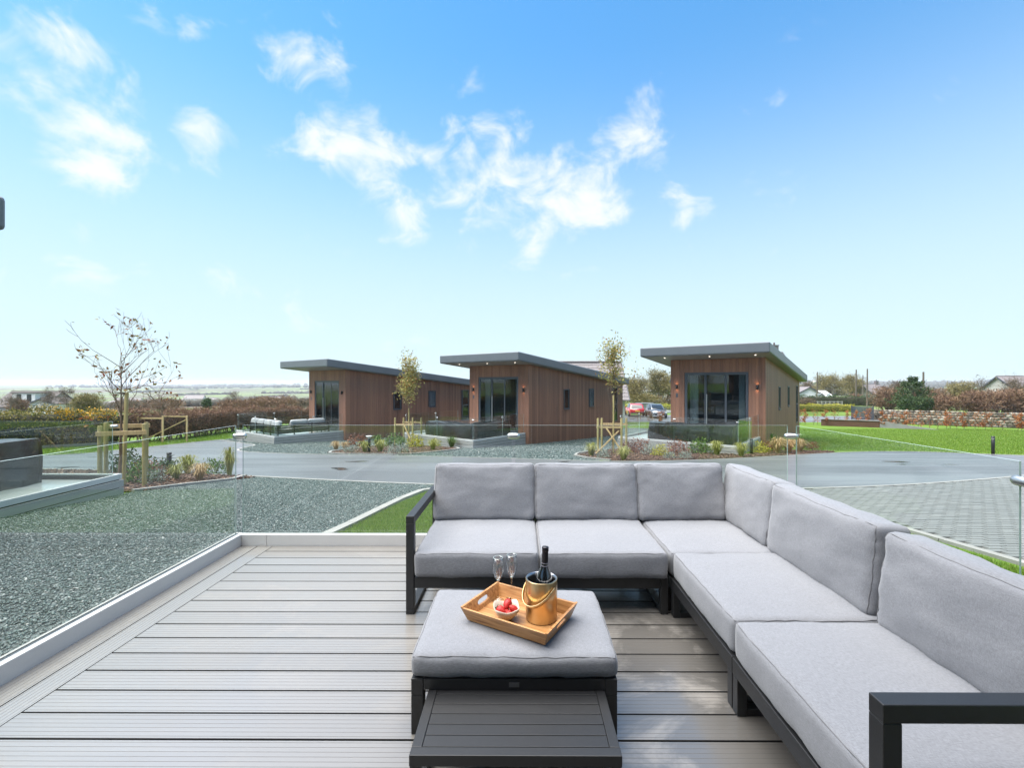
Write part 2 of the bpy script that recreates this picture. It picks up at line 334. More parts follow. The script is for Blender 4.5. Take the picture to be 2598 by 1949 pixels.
# ================================================================== ground form
def sst(a, b, x):
    t = min(1, max(0, (x - a) / (b - a))); return t * t * (3 - 2 * t)
def g(x, y):
    y = max(y, -12.)
    if y <= 22: z = -.0747 * y
    elif y <= 44: t = y - 22; z = -1.6434 - .0747 * t + .0747 * t * t / 44
    else: z = -2.4651
    if y > 55:
        r = math.hypot(x, y); L = sst(.02, .34, -x / y)
        left = -2.465 - (min(r, 700) - 55) * .034 if r > 55 else -2.465
        right = -2.465 - (min(r, 900) - 55) * .013 if r > 55 else -2.465
        b = left * L + right * (1 - L)
        if r > 900:
            hz = noise.noise(Vector((x * .0009, y * .0009, 3.1))) * 9 + noise.noise(Vector((x * .004, y * .004, 1.7))) * 4
            b += L * 13 * sst(1300, 1900, r) * (.75 + .5 * noise.noise(Vector((x / y * 7, 2.2, .3))))
            b += sst(900, 2700, r) * ((1 - L) * 12 - L * 7) + hz * sst(1000, 2200, r)
        z = z + (b - z) * sst(50, 85, y)
    return z
def G(px, py):
    """where the photograph's ground pixel lies in the place"""
    v = (py - 970) / 1155; lo, hi = 1.5, 400.
    for _ in range(60):
        y = (lo + hi) / 2
        if 1.5 - g((px - 1321) / 1155 * y, y) > v * y: lo = y
        else: hi = y
    x = (px - 1321) / 1155 * y; return Vector((x, y, g(x, y)))
def axis_pts(lim_lo, lim_hi, core_lo, core_hi, step):
    a = list(np.arange(core_lo, core_hi + .01, step)); s = step; v = core_hi
    while v < lim_hi: s *= 1.22; v += s; a.append(v)
    s = step; v = core_lo
    while v > lim_lo: s *= 1.22; v -= s; a.insert(0, v)
    return a
XS = axis_pts(-4000, 4000, -60, 80, 4.0); YS = axis_pts(-150, 3600, -12, 60, 1.0)
V = np.array([(x, y, g(x, y)) for y in YS for x in XS]); nx = len(XS)
F = np.array([(j*nx+i, j*nx+i+1, (j+1)*nx+i+1, (j+1)*nx+i) for j in range(len(YS)-1) for i in range(nx-1)])
ground = link('ground', np_mesh('ground', V, F, MT['lawn'], True)); tag(ground, kind='structure')

def smooth_poly(pts, n=4, closed=True):
    P = [Vector((p[0], p[1])) for p in pts]; o = []; m = len(P)
    for i in range(m if closed else m - 1):
        p0, p1, p2, p3 = (P[(i-1) % m], P[i], P[(i+1) % m], P[(i+2) % m]) if closed else (P[max(i-1, 0)], P[i], P[i+1], P[min(i+2, m-1)])
        for k in range(n):
            t = k / n; o.append(.5 * ((2*p1) + (p2-p0)*t + (2*p0-5*p1+4*p2-p3)*t*t + (3*p1-p0-3*p2+p3)*t**3))
    if not closed: o.append(P[-1])
    return o
def sheet(name, poly, mat, off, parent=None):
    bm = bmesh.new(); vs_ = [bm.verts.new((p[0], p[1], 0)) for p in poly]; bm.faces.new(vs_)
    for y in range(18, 60):
        bmesh.ops.bisect_plane(bm, geom=bm.verts[:] + bm.edges[:] + bm.faces[:], plane_co=(0, y, 0), plane_no=(0, 1, 0))
    bmesh.ops.triangulate(bm, faces=bm.faces[:], ngon_method='EAR_CLIP')
    bmesh.ops.recalc_face_normals(bm, faces=bm.faces[:])
    for v in bm.verts: v.co.z = g(v.co.x, v.co.y) + off
    if sum(f.normal.z for f in bm.faces) < 0: bmesh.ops.reverse_faces(bm, faces=bm.faces[:])
    me = bpy.data.meshes.new(name); bm.to_mesh(me); bm.free(); me.materials.append(mat)
    return link(name, me, parent)
def in_poly(P, poly):
    x, y = P[:, 0], P[:, 1]; c = np.zeros(len(P), bool); n = len(poly)
    for i in range(n):
        x1, y1 = poly[i][0], poly[i][1]; x2, y2 = poly[i-1][0], poly[i-1][1]
        k = ((y1 > y) != (y2 > y)) & (x < (x2-x1) * (y-y1) / ((y2-y1) + 1e-12) + x1); c ^= k
    return c
def edging(name, line, w=.10, h=.022, mat=None):
    """concrete edging stones along a line, each about 0.9 m long"""
    L = [Vector((p[0], p[1])) for p in line]; root = thing(name, None, None, (0, 0, 0)); segs = []
    d = [0]
    for a, b in zip(L, L[1:]): d.append(d[-1] + (b - a).length)
    def at(s):
        for i in range(len(L)-1):
            if s <= d[i+1]: t = (s - d[i]) / max(1e-6, d[i+1] - d[i]); return L[i].lerp(L[i+1], t)
        return L[-1]
    n = max(1, int(d[-1] / .92)); mb = MB()
    for i in range(n):
        a = at(d[-1] * i / n + .006); b = at(d[-1] * (i+1) / n - .006); t = (b - a).normalized(); q = Vector((-t.y, t.x)) * w / 2
        c = [a - q, a + q, b + q, b - q]
        mb.hexa([(p.x, p.y, g(p.x, p.y) - .05) for p in (c[0], c[3], c[2], c[1])] + [(p.x, p.y, g(p.x, p.y) + h) for p in (c[0], c[3], c[2], c[1])])
    COL.objects.unlink(root); bpy.data.objects.remove(root)
    o = mb.build(name, mat or MT['kerb']); return tag(o, kind='structure')

# ------------------------------------------------------------------ road, drives, beds
near_edge = smooth_poly([(-34,14.2),(-20,13.5),(-12,12.55),(-9.2,11.95),(-7.2,11.4),(-4.6,10.6),(-1.9,9.9),(1,9.4),(3.5,9.22),(5.6,9.35),(8.5,9.95),(12,11.2),(16,12.8),(22,14.2),(34,15.5)], 4, False)
far_edge = smooth_poly([(34,17.5),(24,16.9),(20,17.1),(18.3,17.9),(17,19.1),(15,19.25),(12.9,18.6),(10,17.2),(7.5,16.0),(5,15.2),(3,15.0),(1.07,15.55),(-2,16.5),(-4.5,17.1),(-7.3,17.5),(-9.6,18.1),(-11.6,19.0),(-12.7,20.4),(-13.2,22.0)], 4, False)
head = [(-13.6,23.4),(-18.2,27.5),(-18.4,25.5),(-17.7,20.2),(-17.2,17.6),(-19.0,16.2),(-34,16.4)]
road = sheet('road', [(p[0], p[1]) for p in near_edge] + [(p[0], p[1]) for p in far_edge] + head, MT['asphalt'], .012); tag(road, kind='structure')
edging('kerb', near_edge); edging('kerb', far_edge); edging('kerb', [(-13.2,22.0),(-13.6,23.4),(-18.2,27.5)]); edging('kerb', [(-18.2,27.5),(-18.4,25.5),(-17.7,20.2),(-17.2,17.6),(-19,16.2),(-34,16.4)], .1)
back_road = sheet('back_road', [(4,45.5),(33,45.0),(60,50),(60,55),(34,53),(20,55),(4,56)], MT['asphalt'], .012); tag(back_road, kind='structure')

near_gravel = [(-7.6,-3),(-2.5,-3),(-2.5,5.2)] + [(p[0], p[1]) for p in smooth_poly([(-2.48,5.2),(-2.36,6.2),(-2.24,7.4),(-2.1,8.5),(-1.92,9.2),(-1.7,9.7)], 3, False)] + \
    [(p[0], p[1]) for p in reversed(near_edge) if -6.6 < p[0] < -1.95] + [(-6.7,11.15),(-6.45,10.9),(-7.15,9.9),(-7.62,8.85),(-7.7,8)]
ng = sheet('gravel_drive', near_gravel, MT['gravel'], .006); tag(ng, kind='structure')
edging('kerb', smooth_poly([(-2.48,4.35),(-2.47,5.2),(-2.33,6.2),(-2.21,7.4),(-2.07,8.5),(-1.86,9.2),(-1.3,9.62)], 4, False), .13, .05)
house_gravel = [(-18.2,27.5),(-13.6,23.4)] + [(p[0], p[1]) for p in reversed(far_edge) if p[0] < 2.9] + [(3.4,17.6),(4.5,20.9),(6.6,23.7),(9.5,27.5),(12.5,33),(13,38.5),(6,39.6),(-8,40.5),(-18,40),(-18.6,33)]
hg = sheet('gravel_yard', house_gravel, MT['gravel'], .006); tag(hg, kind='structure')

bed_l = smooth_poly([(-7.62,8.9),(-7.15,9.92),(-6.5,10.9),(-6.8,11.2),(-9.0,11.78),(-11.5,12.3),(-13.5,12.4),(-14,10.5),(-13.5,8.95),(-9.5,8.9)], 3)
bed_m = smooth_poly([(-7.9,18.9),(-7.2,17.75),(-5.6,17.5),(-4.3,17.6),(-3.3,19.2),(-2.75,20.95),(-4.4,22.3),(-6.2,23.7),(-7.3,22.2)], 3)
bed_r = smooth_poly([(2.0,17.2),(3,15.2),(5,15.42),(7.5,16.2),(10,17.4),(12.8,18.75),(13.1,19.6),(11.6,20.1),(9.6,18.6),(8.5,18.0),(6.5,19.3),(4.5,20.6),(3.0,19.2)], 3)
for nm, b, e in (('planting_bed', bed_l, bed_l[:10]), ('planting_bed', bed_m, bed_m[-5:] + bed_m[:18]), ('planting_bed', bed_r, bed_r[-4:] + bed_r[:4])):
    tag(sheet(nm, b, MT['mulch'], .02), kind='structure'); edging('kerb', e, .10, .06)

# block paved parking bay
bay = [(5.1,1.0),(16,1.0),(16,12.4)] + [(p[0], p[1]) for p in reversed(near_edge) if 5.2 < p[0] < 14.5] + [(5.02,9.3)]
tag(sheet('paved_bay', bay, MT['joint'], .004), kind='structure'); paved = bpy.data.objects['paved_bay']
edging('kerb', [(5.08,.8),(5.02,9.2)], .10, .04)
mb = MB(); bw, bh = .20, .10; gp = .0045
pv = MB(); pv.hexa([(gp,gp,0),(bw-gp,gp,0),(bw-gp,bh-gp,0),(gp,bh-gp,0),(gp+.004,gp+.004,.018),(bw-gp-.004,gp+.004,.018),(bw-gp-.004,bh-gp-.004,.018),(gp+.004,bh-gp-.004,.018)])
pv_me = pv.mesh('paver', MT['paver'])
cells = []
for j in range(int(11.4 / bh)):
    for i in range(int(11 / bw)):
        x = 5.14 + i * bw + (bw/2 if j % 2 else 0); y = 1.0 + j * bh
        cells.append((x, y))
C = np.array([(x + .1, y + .05) for x, y in cells]); ok = in_poly(C, [(5.12,1.0),(15.8,1.0),(15.8,12.2)] + [(p[0]-.08, p[1]-.16) for p in reversed(near_edge) if 5.2 < p[0] < 14.5] + [(5.12,9.2)])
vis = ok; cells = [c for c, k in zip(cells, vis) if k]
def shown(c): return .66 < (c[0] / c[1]) < 1.13 and c[1] > 3.8
order = sorted(range(len(cells)), key=lambda i: (not shown(cells[i]), cells[i][1]))
slope = math.atan(-.0747); rest = MB()
for n_, i in enumerate(order):
    x, y = cells[i]; dz = rnd.uniform(-.0025, .0025); z = g(x, y) + .006 + dz
    if n_ < 300: link('paver', pv_me, paved, (x, y, z), (slope, 0, 0))
    else: rest.add([(x + v[0], y + v[1], z + v[2] - .0747 * v[1]) for v in pv.v], pv.f)
tag(rest.build('pavers', MT['paver'], paved), kind='stuff')

# loose slate chippings on the near drive
rs = np.random.RandomState(3)
def chips(poly, n, size, zoff, name, mat, bounds, flat=.55):
    x0, x1, y0, y1 = bounds; P = np.stack([rs.uniform(x0, x1, n), rs.uniform(y0, y1, n)], 1); P = P[in_poly(P, poly)]; n = len(P)
    z = np.array([g(a, b) for a, b in P]); base = np.array([[1,0,0],[0,1,0],[-1,0,0],[0,-1,0],[0,0,1],[0,0,-1]], float)
    sc = size * rs.uniform(.5, 1.35, (n, 1, 1)) * rs.uniform(.6, 1.3, (n, 6, 1)); V = base[None] * sc; V[:, :, 2] *= flat; V[:, :, 0] *= rs.uniform(.7, 1.5, (n, 1))
    A = rs.uniform(0, 2*np.pi, n); T = rs.normal(0, .35, n); c, s = np.cos(A)[:, None], np.sin(A)[:, None]
    V[:, :, 2] += V[:, :, 0] * T[:, None]
    X = V[:, :, 0]*c - V[:, :, 1]*s; Y = V[:, :, 0]*s + V[:, :, 1]*c
    V[:, :, 0] = X + P[:, 0:1]; V[:, :, 1] = Y + P[:, 1:2]; V[:, :, 2] += z[:, None] + zoff + rs.uniform(-.3, .6, (n, 1)) * size * .5
    f = np.array([[0,1,4],[1,2,4],[2,3,4],[3,0,4],[1,0,5],[2,1,5],[3,2,5],[0,3,5]]); F = (np.arange(n)[:, None, None] * 6 + f[None]).reshape(-1, 3)
    return link(name, np_mesh(name, V.reshape(-1, 3), F, mat))
tag(chips(near_gravel, 125000, .0125, .010, 'gravel', MT['chip'], (-7.7, -1.7, 2.0, 11.3)), 'blue green slate chippings covering the drive', 'gravel', kind='stuff')
tag(chips(house_gravel, 60000, .030, .010, 'gravel', MT['chip'], (-19, 9, 15.5, 31)), 'blue green slate chippings around the lodges', 'gravel', kind='stuff')
for b, bb in ((bed_l, (-14, -6.3, 8.8, 12.5)), (bed_m, (-8.2, -2.5, 17.2, 24)), (bed_r, (1.8, 13.5, 15, 21))):
    tag(chips(b, 9000, .035, .028, 'bark_mulch', MT['bark_chip'], bb, .4), 'dark brown bark chips covering the bed', 'mulch', kind='stuff')

# grass blades
def lawn_blades(name, poly, n, bounds, h, w, lean=.5):
    x0, x1, y0, y1 = bounds; P = np.stack([rs.uniform(x0, x1, n), rs.uniform(y0, y1, n)], 1); P = P[in_poly(P, poly)]
    z = np.array([g(a, b) for a, b in P]); V, F = blades(np.column_stack([P, z]), h, w, lean, rs)
    return tag(link(name, np_mesh(name, V, F, MT['grass'])), 'short green lawn grass', 'grass', kind='stuff')
lawn_blades('grass', [(-2.42,4.3),(-.4,4.3),(-.4,9.45),(-1.5,9.4),(-1.85,8.9),(-2.1,7.6),(-2.3,6.2)], 95000, (-2.5, -.4, 4.3, 9.5), .05, .006)
lawn_blades('grass', [(2.75,1.5),(4.9,1.5),(4.9,9.2),(3.2,9.0),(2.75,6)], 90000, (2.7, 4.9, 1.5, 9.2), .05, .006)
lawn_blades('grass', [(13,19.8),(15,19.5),(17,19.35),(18.6,18.2),(20.5,17.3),(26,17.3),(40,26),(40,38),(16,38),(14.5,30),(12.8,23)], 150000, (12, 40, 17, 38), .06, .022)
lawn_blades('grass', [(-18.4,27.6),(-17.9,20.2),(-17.4,17.6),(-19.2,16.4),(-26,16.5),(-22,21),(-21.3,27),(-22.5,36),(-18.8,34)], 45000, (-26, -17, 16, 36), .06, .022)

# ================================================================== our deck
deck = thing('deck', 'wet grey composite deck with grooved boards and a pale raised edge under the sofas', 'deck', (0, 0, 0))
pitch, bwid = .1515, .1432
def board_mesh(length, width, th=.024, ng=6, gw=.0022, gd=.0007):
    prof = [(0, -th), (0, -.0015), (.0015, 0)]
    for k in range(ng):
        c = width * (k + .5) / ng; prof += [(c - gw/2, 0), (c - gw/2 + .0008, -gd), (c + gw/2 - .0008, -gd), (c + gw/2, 0)]
    prof += [(width - .0015, 0), (width, -.0015), (width, -th)]
    m_ = MB(); n = len(prof)
    m_.add([(0, a, b) for a, b in prof] + [(length, a, b) for a, b in prof], [(i, i+n, i+1+n, i+1) for i in range(n-1)] + [tuple(reversed(range(n))), tuple(range(n, 2*n)), (n-1, 2*n-1, n, 0)])
    m_.m[0] = m_.m[1] = m_.m[n-2] = m_.m[n-3] = 1
    for k in range(ng):
        for j in (3, 4, 5): m_.m[4*k + j] = 2
    return m_
bm_ = board_mesh(4.78, bwid).mesh('deck_board', [MT['deck'], MT['gap_shade'], MT['deck_groove']]); bm_last = board_mesh(4.78, .128).mesh('deck_board', [MT['deck'], MT['gap_shade'], MT['deck_groove']])
y = 1.904 - 17 * pitch; k = 0
while y < 4.02:
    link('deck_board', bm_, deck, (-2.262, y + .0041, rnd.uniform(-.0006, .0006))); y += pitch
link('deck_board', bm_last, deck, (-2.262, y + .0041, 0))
long_ = board_mesh(4.80, .134).mesh('edge_board', [MT['deck'], MT['gap_shade'], MT['deck_groove']]); long2 = board_mesh(4.80, .154).mesh('edge_board', [MT['deck'], MT['gap_shade'], MT['deck_groove']])
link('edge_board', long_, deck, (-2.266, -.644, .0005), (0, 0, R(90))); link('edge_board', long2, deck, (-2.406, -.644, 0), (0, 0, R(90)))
MB().box(-2.56, 2.46, -.68, 4.15, -.30, -.10).build('joist_frame', MT['rubber'], deck)
UP = [(-2.602, -2.562, -.1, 4.2), (2.52, 2.56, -.1, 4.2)]
MB().box(-2.602, -2.562, -.68, 4.202, -.028, .102).build('upstand', MT['deck_edge'], deck, bevel=.003)
MB().box(2.47, 2.51, -.68, 4.202, -.028, .102).build('upstand', MT['deck_edge'], deck, bevel=.003)
MB().box(-2.5615, -2.33, 4.162, 4.202, -.028, .1005).build('upstand', MT['deck_edge'], deck, bevel=.003)
MB().box(-2.3275, 2.4695, 4.162, 4.202, -.028, .1005).build('upstand', MT['deck_edge'], deck, bevel=.003)
for a, b, c, d in ((-2.66, 2.58, 4.250, 4.268), (-2.68, -2.662, -.68, 4.268), (2.582, 2.60, -.68, 4.268)):
    for z0, z1 in ((-.06, .085), (-.208, -.063), (-.40, -.211)):
        MB().box(a, b, c, d, z0, z1).build('fascia_board', MT['deck_fascia'], deck, bevel=.002)
MB().box(-2.66, 2.58, 4.202, 4.25, -.3, .08).box(-2.662, -2.602, -.68, 4.25, -.3, .079).box(2.512, 2.582, -.68, 4.25, -.3, .079).build('glass_channel', MT['anthracite'], deck)

def clamp_mb(length=.118, r=.0275):
    m_ = MB(); L = length / 2
    prof = [(.001, -L), (r*.6, -L + r*.12), (r*.9, -L + r*.5), (r, -L + r)] + [(r, L - r), (r*.9, L - r*.5), (r*.6, L - r*.12), (.001, L)]
    n = 16; vs_ = [(z, r_*math.cos(2*math.pi*k/n), r_*math.sin(2*math.pi*k/n)) for r_, z in prof for k in range(n)]
    m_.add(vs_, [(i*n+k, i*n+(k+1) % n, (i+1)*n+(k+1) % n, (i+1)*n+k) for i in range(len(prof)-1) for k in range(n)], 0, True)
    for sx in (-1, 1): m_.lathe([(.004, 0), (.004, .001), (.0001, .001)], 8, (sx * L * .35, 0, r - .0006), 1); m_.lathe([(.006, -r - .0008), (.0001, -r - .0008)], 8, (0, 0, 0), 1)
    return m_
CLAMP = clamp_mb().mesh('clamp', [MT['steel'], MT['black']])
def pane(parent, x0, x1, y0, y1, z0=.02, z1=1.1, mats=None):
    m_ = MB(); b = len(m_.f); m_.box(x0, x1, y0, y1, z0, z1)
    thin_x = (x1 - x0) < (y1 - y0)
    m_.m = [1, 1] + ([1, 0, 1, 0] if thin_x else [0, 1, 0, 1])
    return m_.build('glass_panel', mats or [MT['glass'], MT['glass_edge']], parent)
bal = thing('glass_balustrade', 'frameless clear glass balustrade around our own deck with steel clamps', 'balustrade', (0, 0, 0))
GX, GXR, GY = -2.635, 2.548, 4.222
pane(bal, -2.585, -.085, GY, GY + .011); pane(bal, -.049, 2.47, GY, GY + .011)
pane(bal, GX, GX + .011, 1.92, 4.19); pane(bal, GX, GX + .011, -.4, 1.88)
pane(bal, GXR - .022, GXR - .011, 2.318, 4.19); pane(bal, GXR - .022, GXR - .011, .2, 2.278)
for x, y, a in ((-2.607, 4.215, 20), (-.067, GY + .005, 0), (2.498, 4.215, -20), (GX + .005, 1.90, 90), (GXR - .016, 2.298, 90)):
    link('clamp', CLAMP, bal, (x, y, 1.0), (0, 0, R(a)))

# ------------------------------------------------------------------ cushions
def cushion_mb(w, d, h, r=.035, bt=.018, bs=.008, seed=0, n=24, wr=.005, sag=0):
    m_ = MB(); hw, hd, hh = w/2, d/2, h/2
    def P(a, b, c):
        p = Vector((a*hw, b*hd, c*hh)); q = Vector((max(-hw+r, min(hw-r, p.x)), max(-hd+r, min(hd-r, p.y)), max(-hh+r, min(hh-r, p.z))))
        e = p - q
        if e.length > 1e-9:
            # cube shell to rounded shell
            mx = max(abs(e.x), abs(e.y), abs(e.z)); e = e.normalized() * mx; p = q + e
        f = (1 - abs(a)**2.6) * (1 - abs(b)**2.6)
        p.z += f * bt * (1 if c > 0 else -1) * abs(c) ; p.y += (1 - abs(a)**3) * (1 - c*c) * bs * (b); p.x += (1 - abs(b)**3) * (1 - c*c) * bs * (a)
        nz = noise.noise(Vector((p.x*6 + seed*7.3, p.y*6, p.z*6))) * 1.6 + noise.noise(Vector((p.x*17, p.y*17 + seed*3.1, p.z*17))) * .7
        edge = max(abs(a), abs(b)) ** 6
        cr = noise.noise(Vector((p.x*38 + seed, p.y*38, p.z*10))) * edge * 1.2
        p.z += (nz + cr) * wr * (1 if abs(c) > .5 else .6)
        if sag: p.y -= sag * (1 - abs(a)**2) * max(0, b)
        p.x += noise.noise(Vector((p.y*9 + seed, p.z*9, 4))) * wr; p.y += noise.noise(Vector((p.x*7, p.z*9 + seed, 9))) * wr
        return p
    idx = {}; vs_ = []
    def key(i, j, k):
        if (i, j, k) not in idx:
            def mp(t, N_): u = 2*t/N_ - 1; return math.copysign(1 - (1 - abs(u))**1.25, u)
            idx[(i, j, k)] = len(vs_); vs_.append(P(mp(i, n), mp(j, n), mp(k, 8)))
        return idx[(i, j, k)]
    fs = []
    for i in range(n):
        for j in range(n):
            fs.append((key(i,j,8), key(i+1,j,8), key(i+1,j+1,8), key(i,j+1,8))); fs.append((key(i,j+1,0), key(i+1,j+1,0), key(i+1,j,0), key(i,j,0)))
        for k in range(8):
            fs.append((key(i,0,k), key(i+1,0,k), key(i+1,0,k+1), key(i,0,k+1))); fs.append((key(i+1,n,k), key(i,n,k), key(i,n,k+1), key(i+1,n,k+1)))
            fs.append((key(0,i+1,k), key(0,i,k), key(0,i,k+1), key(0,i+1,k+1))); fs.append((key(n,i,k), key(n,i+1,k), key(n,i+1,k+1), key(n,i,k+1)))
    m_.add(vs_, fs, 0, True); return m_, P
def piping_mb(w, d, h, r, P, tube=.0028, sides=(1, -1)):
    m_ = MB()
    for s in sides:
        pts = []
        N_ = 20
        for (a0, b0), (a1, b1) in (((-1,-1),(1,-1)), ((1,-1),(1,1)), ((1,1),(-1,1)), ((-1,1),(-1,-1))):
            for t in range(N_): u = t / N_; pts.append(P(a0 + (a1-a0)*u, b0 + (b1-b0)*u, .999 * s))
        pts.append(pts[0]); m_.tube(pts, tube, 5, 0, False)
    return m_
def cushion(name, label, w, d, h, loc, rot=(0, 0, 0), r=.027, bt=.012, bs=.006, seed=0, group=None, sag=0, wr=.004, tagside=None):
    m_, P = cushion_mb(w, d, h, r, bt, bs, seed, wr=wr, sag=sag)
    root = thing(name, label, 'cushion', loc, 0, group); root.rotation_euler = rot
    m_.build('cover', MT['fabric'], root); piping_mb(w, d, h, r, P).build('piping', MT['piping'], root)
    if tagside: MB().box(-.018, .018, -.002, .002, -.012, .012).build('fabric_tag', MT['black'], root, loc=tagside)
    return root
SG = 'grey seat cushions of the corner sofa'; BG = 'grey back cushions of the corner sofa'
SZ = .243 + .083
cushion('seat_cushion', 'grey seat cushion at the left end of the sofa beside its black arm', .80, .86, .166, (-.285, 3.335, SZ), seed=1, group=SG, bt=.014)
cushion('seat_cushion', 'grey seat cushion in the middle of the back sofa behind the wine bottle', .82, .86, .166, (.532, 3.332, SZ), seed=2, group=SG, bt=.014)
cushion('seat_cushion', 'grey seat cushion in the corner where the two sofas meet', .86, .84, .160, (1.395, 3.35, SZ - .004), seed=3, group=SG)
cushion('seat_cushion', 'grey seat cushion of the right sofa nearest the corner', .80, .83, .166, (1.375, 2.508, SZ), seed=4, group=SG)
cushion('seat_cushion', 'grey seat cushion in the bottom right foreground behind the black arm', .80, .84, .166, (1.372, 1.668, SZ), seed=5, group=SG)
tilt = R(78)
def backc(label, w, c, face, seed, hgt=.45, th=.175, lean=13, sag=.012, dz=0):
    """standing pillow: c = centre of its bottom edge on the seat, face = heading its front looks to"""
    t = R(90 - lean); hz = .385 + dz + math.sin(t) * hgt / 2 + math.cos(t) * th / 2 - .012
    M_ = Matrix.Rotation(face, 4, 'Z') @ Matrix.Rotation(t, 4, 'X')
    ctr = Vector((c[0], c[1], hz)) + Matrix.Rotation(face, 3, 'Z') @ Vector((0, math.cos(t) * hgt / 2 - .0, 0))
    return cushion('back_cushion', label, w, hgt, th, ctr, M_.to_euler(), r=.036, bt=.024, bs=.012, seed=seed, group=BG, sag=sag, wr=.007)
backc('grey back cushion at the left end, leaning above the black arm', .80, (-.292, 3.655), 0, 11)
backc('grey back cushion in the middle of the back row', .815, (.52, 3.655), 0, 12)
backc('grey back cushion at the right end of the back row, next to the corner', .70, (1.277, 3.66), 0, 13)
backc('grey back cushion standing sideways in the sofa corner', .73, (1.70, 3.39), R(-90), 14, lean=9)
backc('grey back cushion in the middle of the right sofa', .89, (1.695, 2.575), R(-90), 15, lean=7)
backc('large grey back cushion at the right edge of the picture, nearest the camera', .84, (1.69, 1.665), R(-90), 16, lean=7, hgt=.44)

# ------------------------------------------------------------------ sofa frames (black aluminium)
def bars(parent, name, segs, t=.052, bevel=.004):
    for s in segs:
        m_ = MB(); m_.bar(s[0], s[1], s[2] if len(s) > 2 else t, s[3] if len(s) > 3 else t); m_.build(name, MT['black'], parent, bevel=bevel)
def arm(parent, x, y0, y1, zt=.61):
    m_ = MB(); m_.box(x-.026, x+.026, y0, y0+.05, .03, zt-.0255).build('arm_post', MT['black'], parent, bevel=.003)
    MB().box(x-.026, x+.026, y1-.05, y1, .03, zt-.0255).build('arm_post', MT['black'], parent, bevel=.003)
    MB().box(x-.0262, x+.0262, y0, y1, zt-.025, zt+.025).build('armrest', MT['black'], parent, bevel=.003)
    MB().box(x-.0262, x+.0262, y0, y1, .0015, .0295).build('runner', MT['black'], parent, bevel=.003)
s1 = thing('sofa_frame', 'black aluminium frame of the two seat sofa with the left arm', 'sofa', (0, 0, 0), 0, 'modular sofa frames')
arm(s1, -.714, 2.93, 3.86)
MB().box(-.687, .90, 2.935, 2.98, .168, .24).build('front_rail', MT['black'], s1, bevel=.003)
MB().box(-.687, .90, 3.80, 3.85, .168, .238).build('rear_rail', MT['black'], s1, bevel=.003)
for x in (-.3, .1, .52): MB().box(x-.02, x+.02, 2.982, 3.80, .19, .236).build('cross_bar', MT['black'], s1, bevel=.002)
for x in (-.66, .10, .86): MB().box(x-.02, x+.02, 3.852, 3.88, .168, .62).build('back_post', MT['black'], s1, bevel=.002)
for z in (.36, .60): MB().box(-.69, .90, 3.881, 3.90, z-.03, z+.03).build('back_slat', MT['black'], s1, bevel=.002)
MB().box(.902, .95, 2.935, 2.985, .002, .24).build('leg', MT['black'], s1, bevel=.003); MB().box(.902, .95, 3.80, 3.85, .002, .24).build('leg', MT['black'], s1, bevel=.003)
MB().box(.903, .949, 2.986, 3.799, .003, .03).build('runner', MT['black'], s1, bevel=.002)
s2 = thing('sofa_frame', 'black aluminium corner frame joining the two sofas', 'sofa', (0, 0, 0), 0, 'modular sofa frames')
MB().box(.965, 1.86, 2.945, 2.985, .168, .238).build('front_rail', MT['black'], s2, bevel=.003); MB().box(.965, 1.86, 3.80, 3.85, .168, .238).build('rear_rail', MT['black'], s2, bevel=.003)
MB().box(.966, 1.012, 2.986, 3.799, .168, .237).build('side_rail', MT['black'], s2, bevel=.003); MB().box(1.814, 1.859, 2.986, 3.799, .168, .237).build('side_rail', MT['black'], s2, bevel=.003)
for z in (.36, .60): MB().box(.97, 1.88, 3.852, 3.872, z-.03, z+.03).build('back_slat', MT['black'], s2, bevel=.002); MB().box(1.881, 1.90, 2.95, 3.86, z-.03, z+.03).build('back_slat', MT['black'], s2, bevel=.002)
for x in (.967, 1.812):
    for yy in (2.986, 3.75): MB().box(x, x+.045, yy, yy+.045, .002, .167).build('leg', MT['black'], s2, bevel=.003)
MB().box(1.861, 1.88, 2.95, 3.0, .168, .62).build('back_post', MT['black'], s2)
def right_module(y0, y1, label, arm_front):
    s = thing('sofa_frame', label, 'sofa', (0, 0, 0), 0, 'modular sofa frames')
    MB().box(.968, 1.013, y0, y1, .168, .24).build('front_rail', MT['black'], s, bevel=.003); MB().box(1.814, 1.86, y0, y1, .168, .24).build('rear_rail', MT['black'], s, bevel=.003)
    for x in (.969, 1.815):
        for yy in ((y1-.047,) if arm_front else (y0+.002, y1-.047)): MB().box(x, x+.044, yy, yy+.045, .002, .167).build('leg', MT['black'], s, bevel=.003)
    for yy in ((y1-.046,) if arm_front else (y0+.003, y1-.046)): MB().box(1.0135, 1.8145, yy, yy+.043, .003, .033).build('runner', MT['black'], s, bevel=.002)
    for yy in np.linspace(y0 + .15, y1 - .15, 3): MB().box(1.0135, 1.8135, yy-.02, yy+.02, .19, .236).build('cross_bar', MT['black'], s, bevel=.002)
    for z in (.36, .60): MB().box(1.881, 1.90, y0, y1, z-.03, z+.03).build('back_slat', MT['black'], s, bevel=.002)
    for yy in (y0 + .06, y1 - .1): MB().box(1.861, 1.8805, yy, yy+.04, .168, .62).build('back_post', MT['black'], s, bevel=.002)
    if arm_front:
        MB().box(.968, 1.02, y0-.055, y0-.003, .03, .585).build('arm_post', MT['black'], s, bevel=.003); MB().box(1.81, 1.862, y0-.055, y0-.003, .03, .585).build('arm_post', MT['black'], s, bevel=.003)
        MB().box(.968, 1.862, y0-.0552, y0-.0028, .5855, .637).build('armrest', MT['black'], s, bevel=.003); MB().box(.968, 1.862, y0-.0552, y0-.0028, .0015, .0295).build('runner', MT['black'], s, bevel=.003)
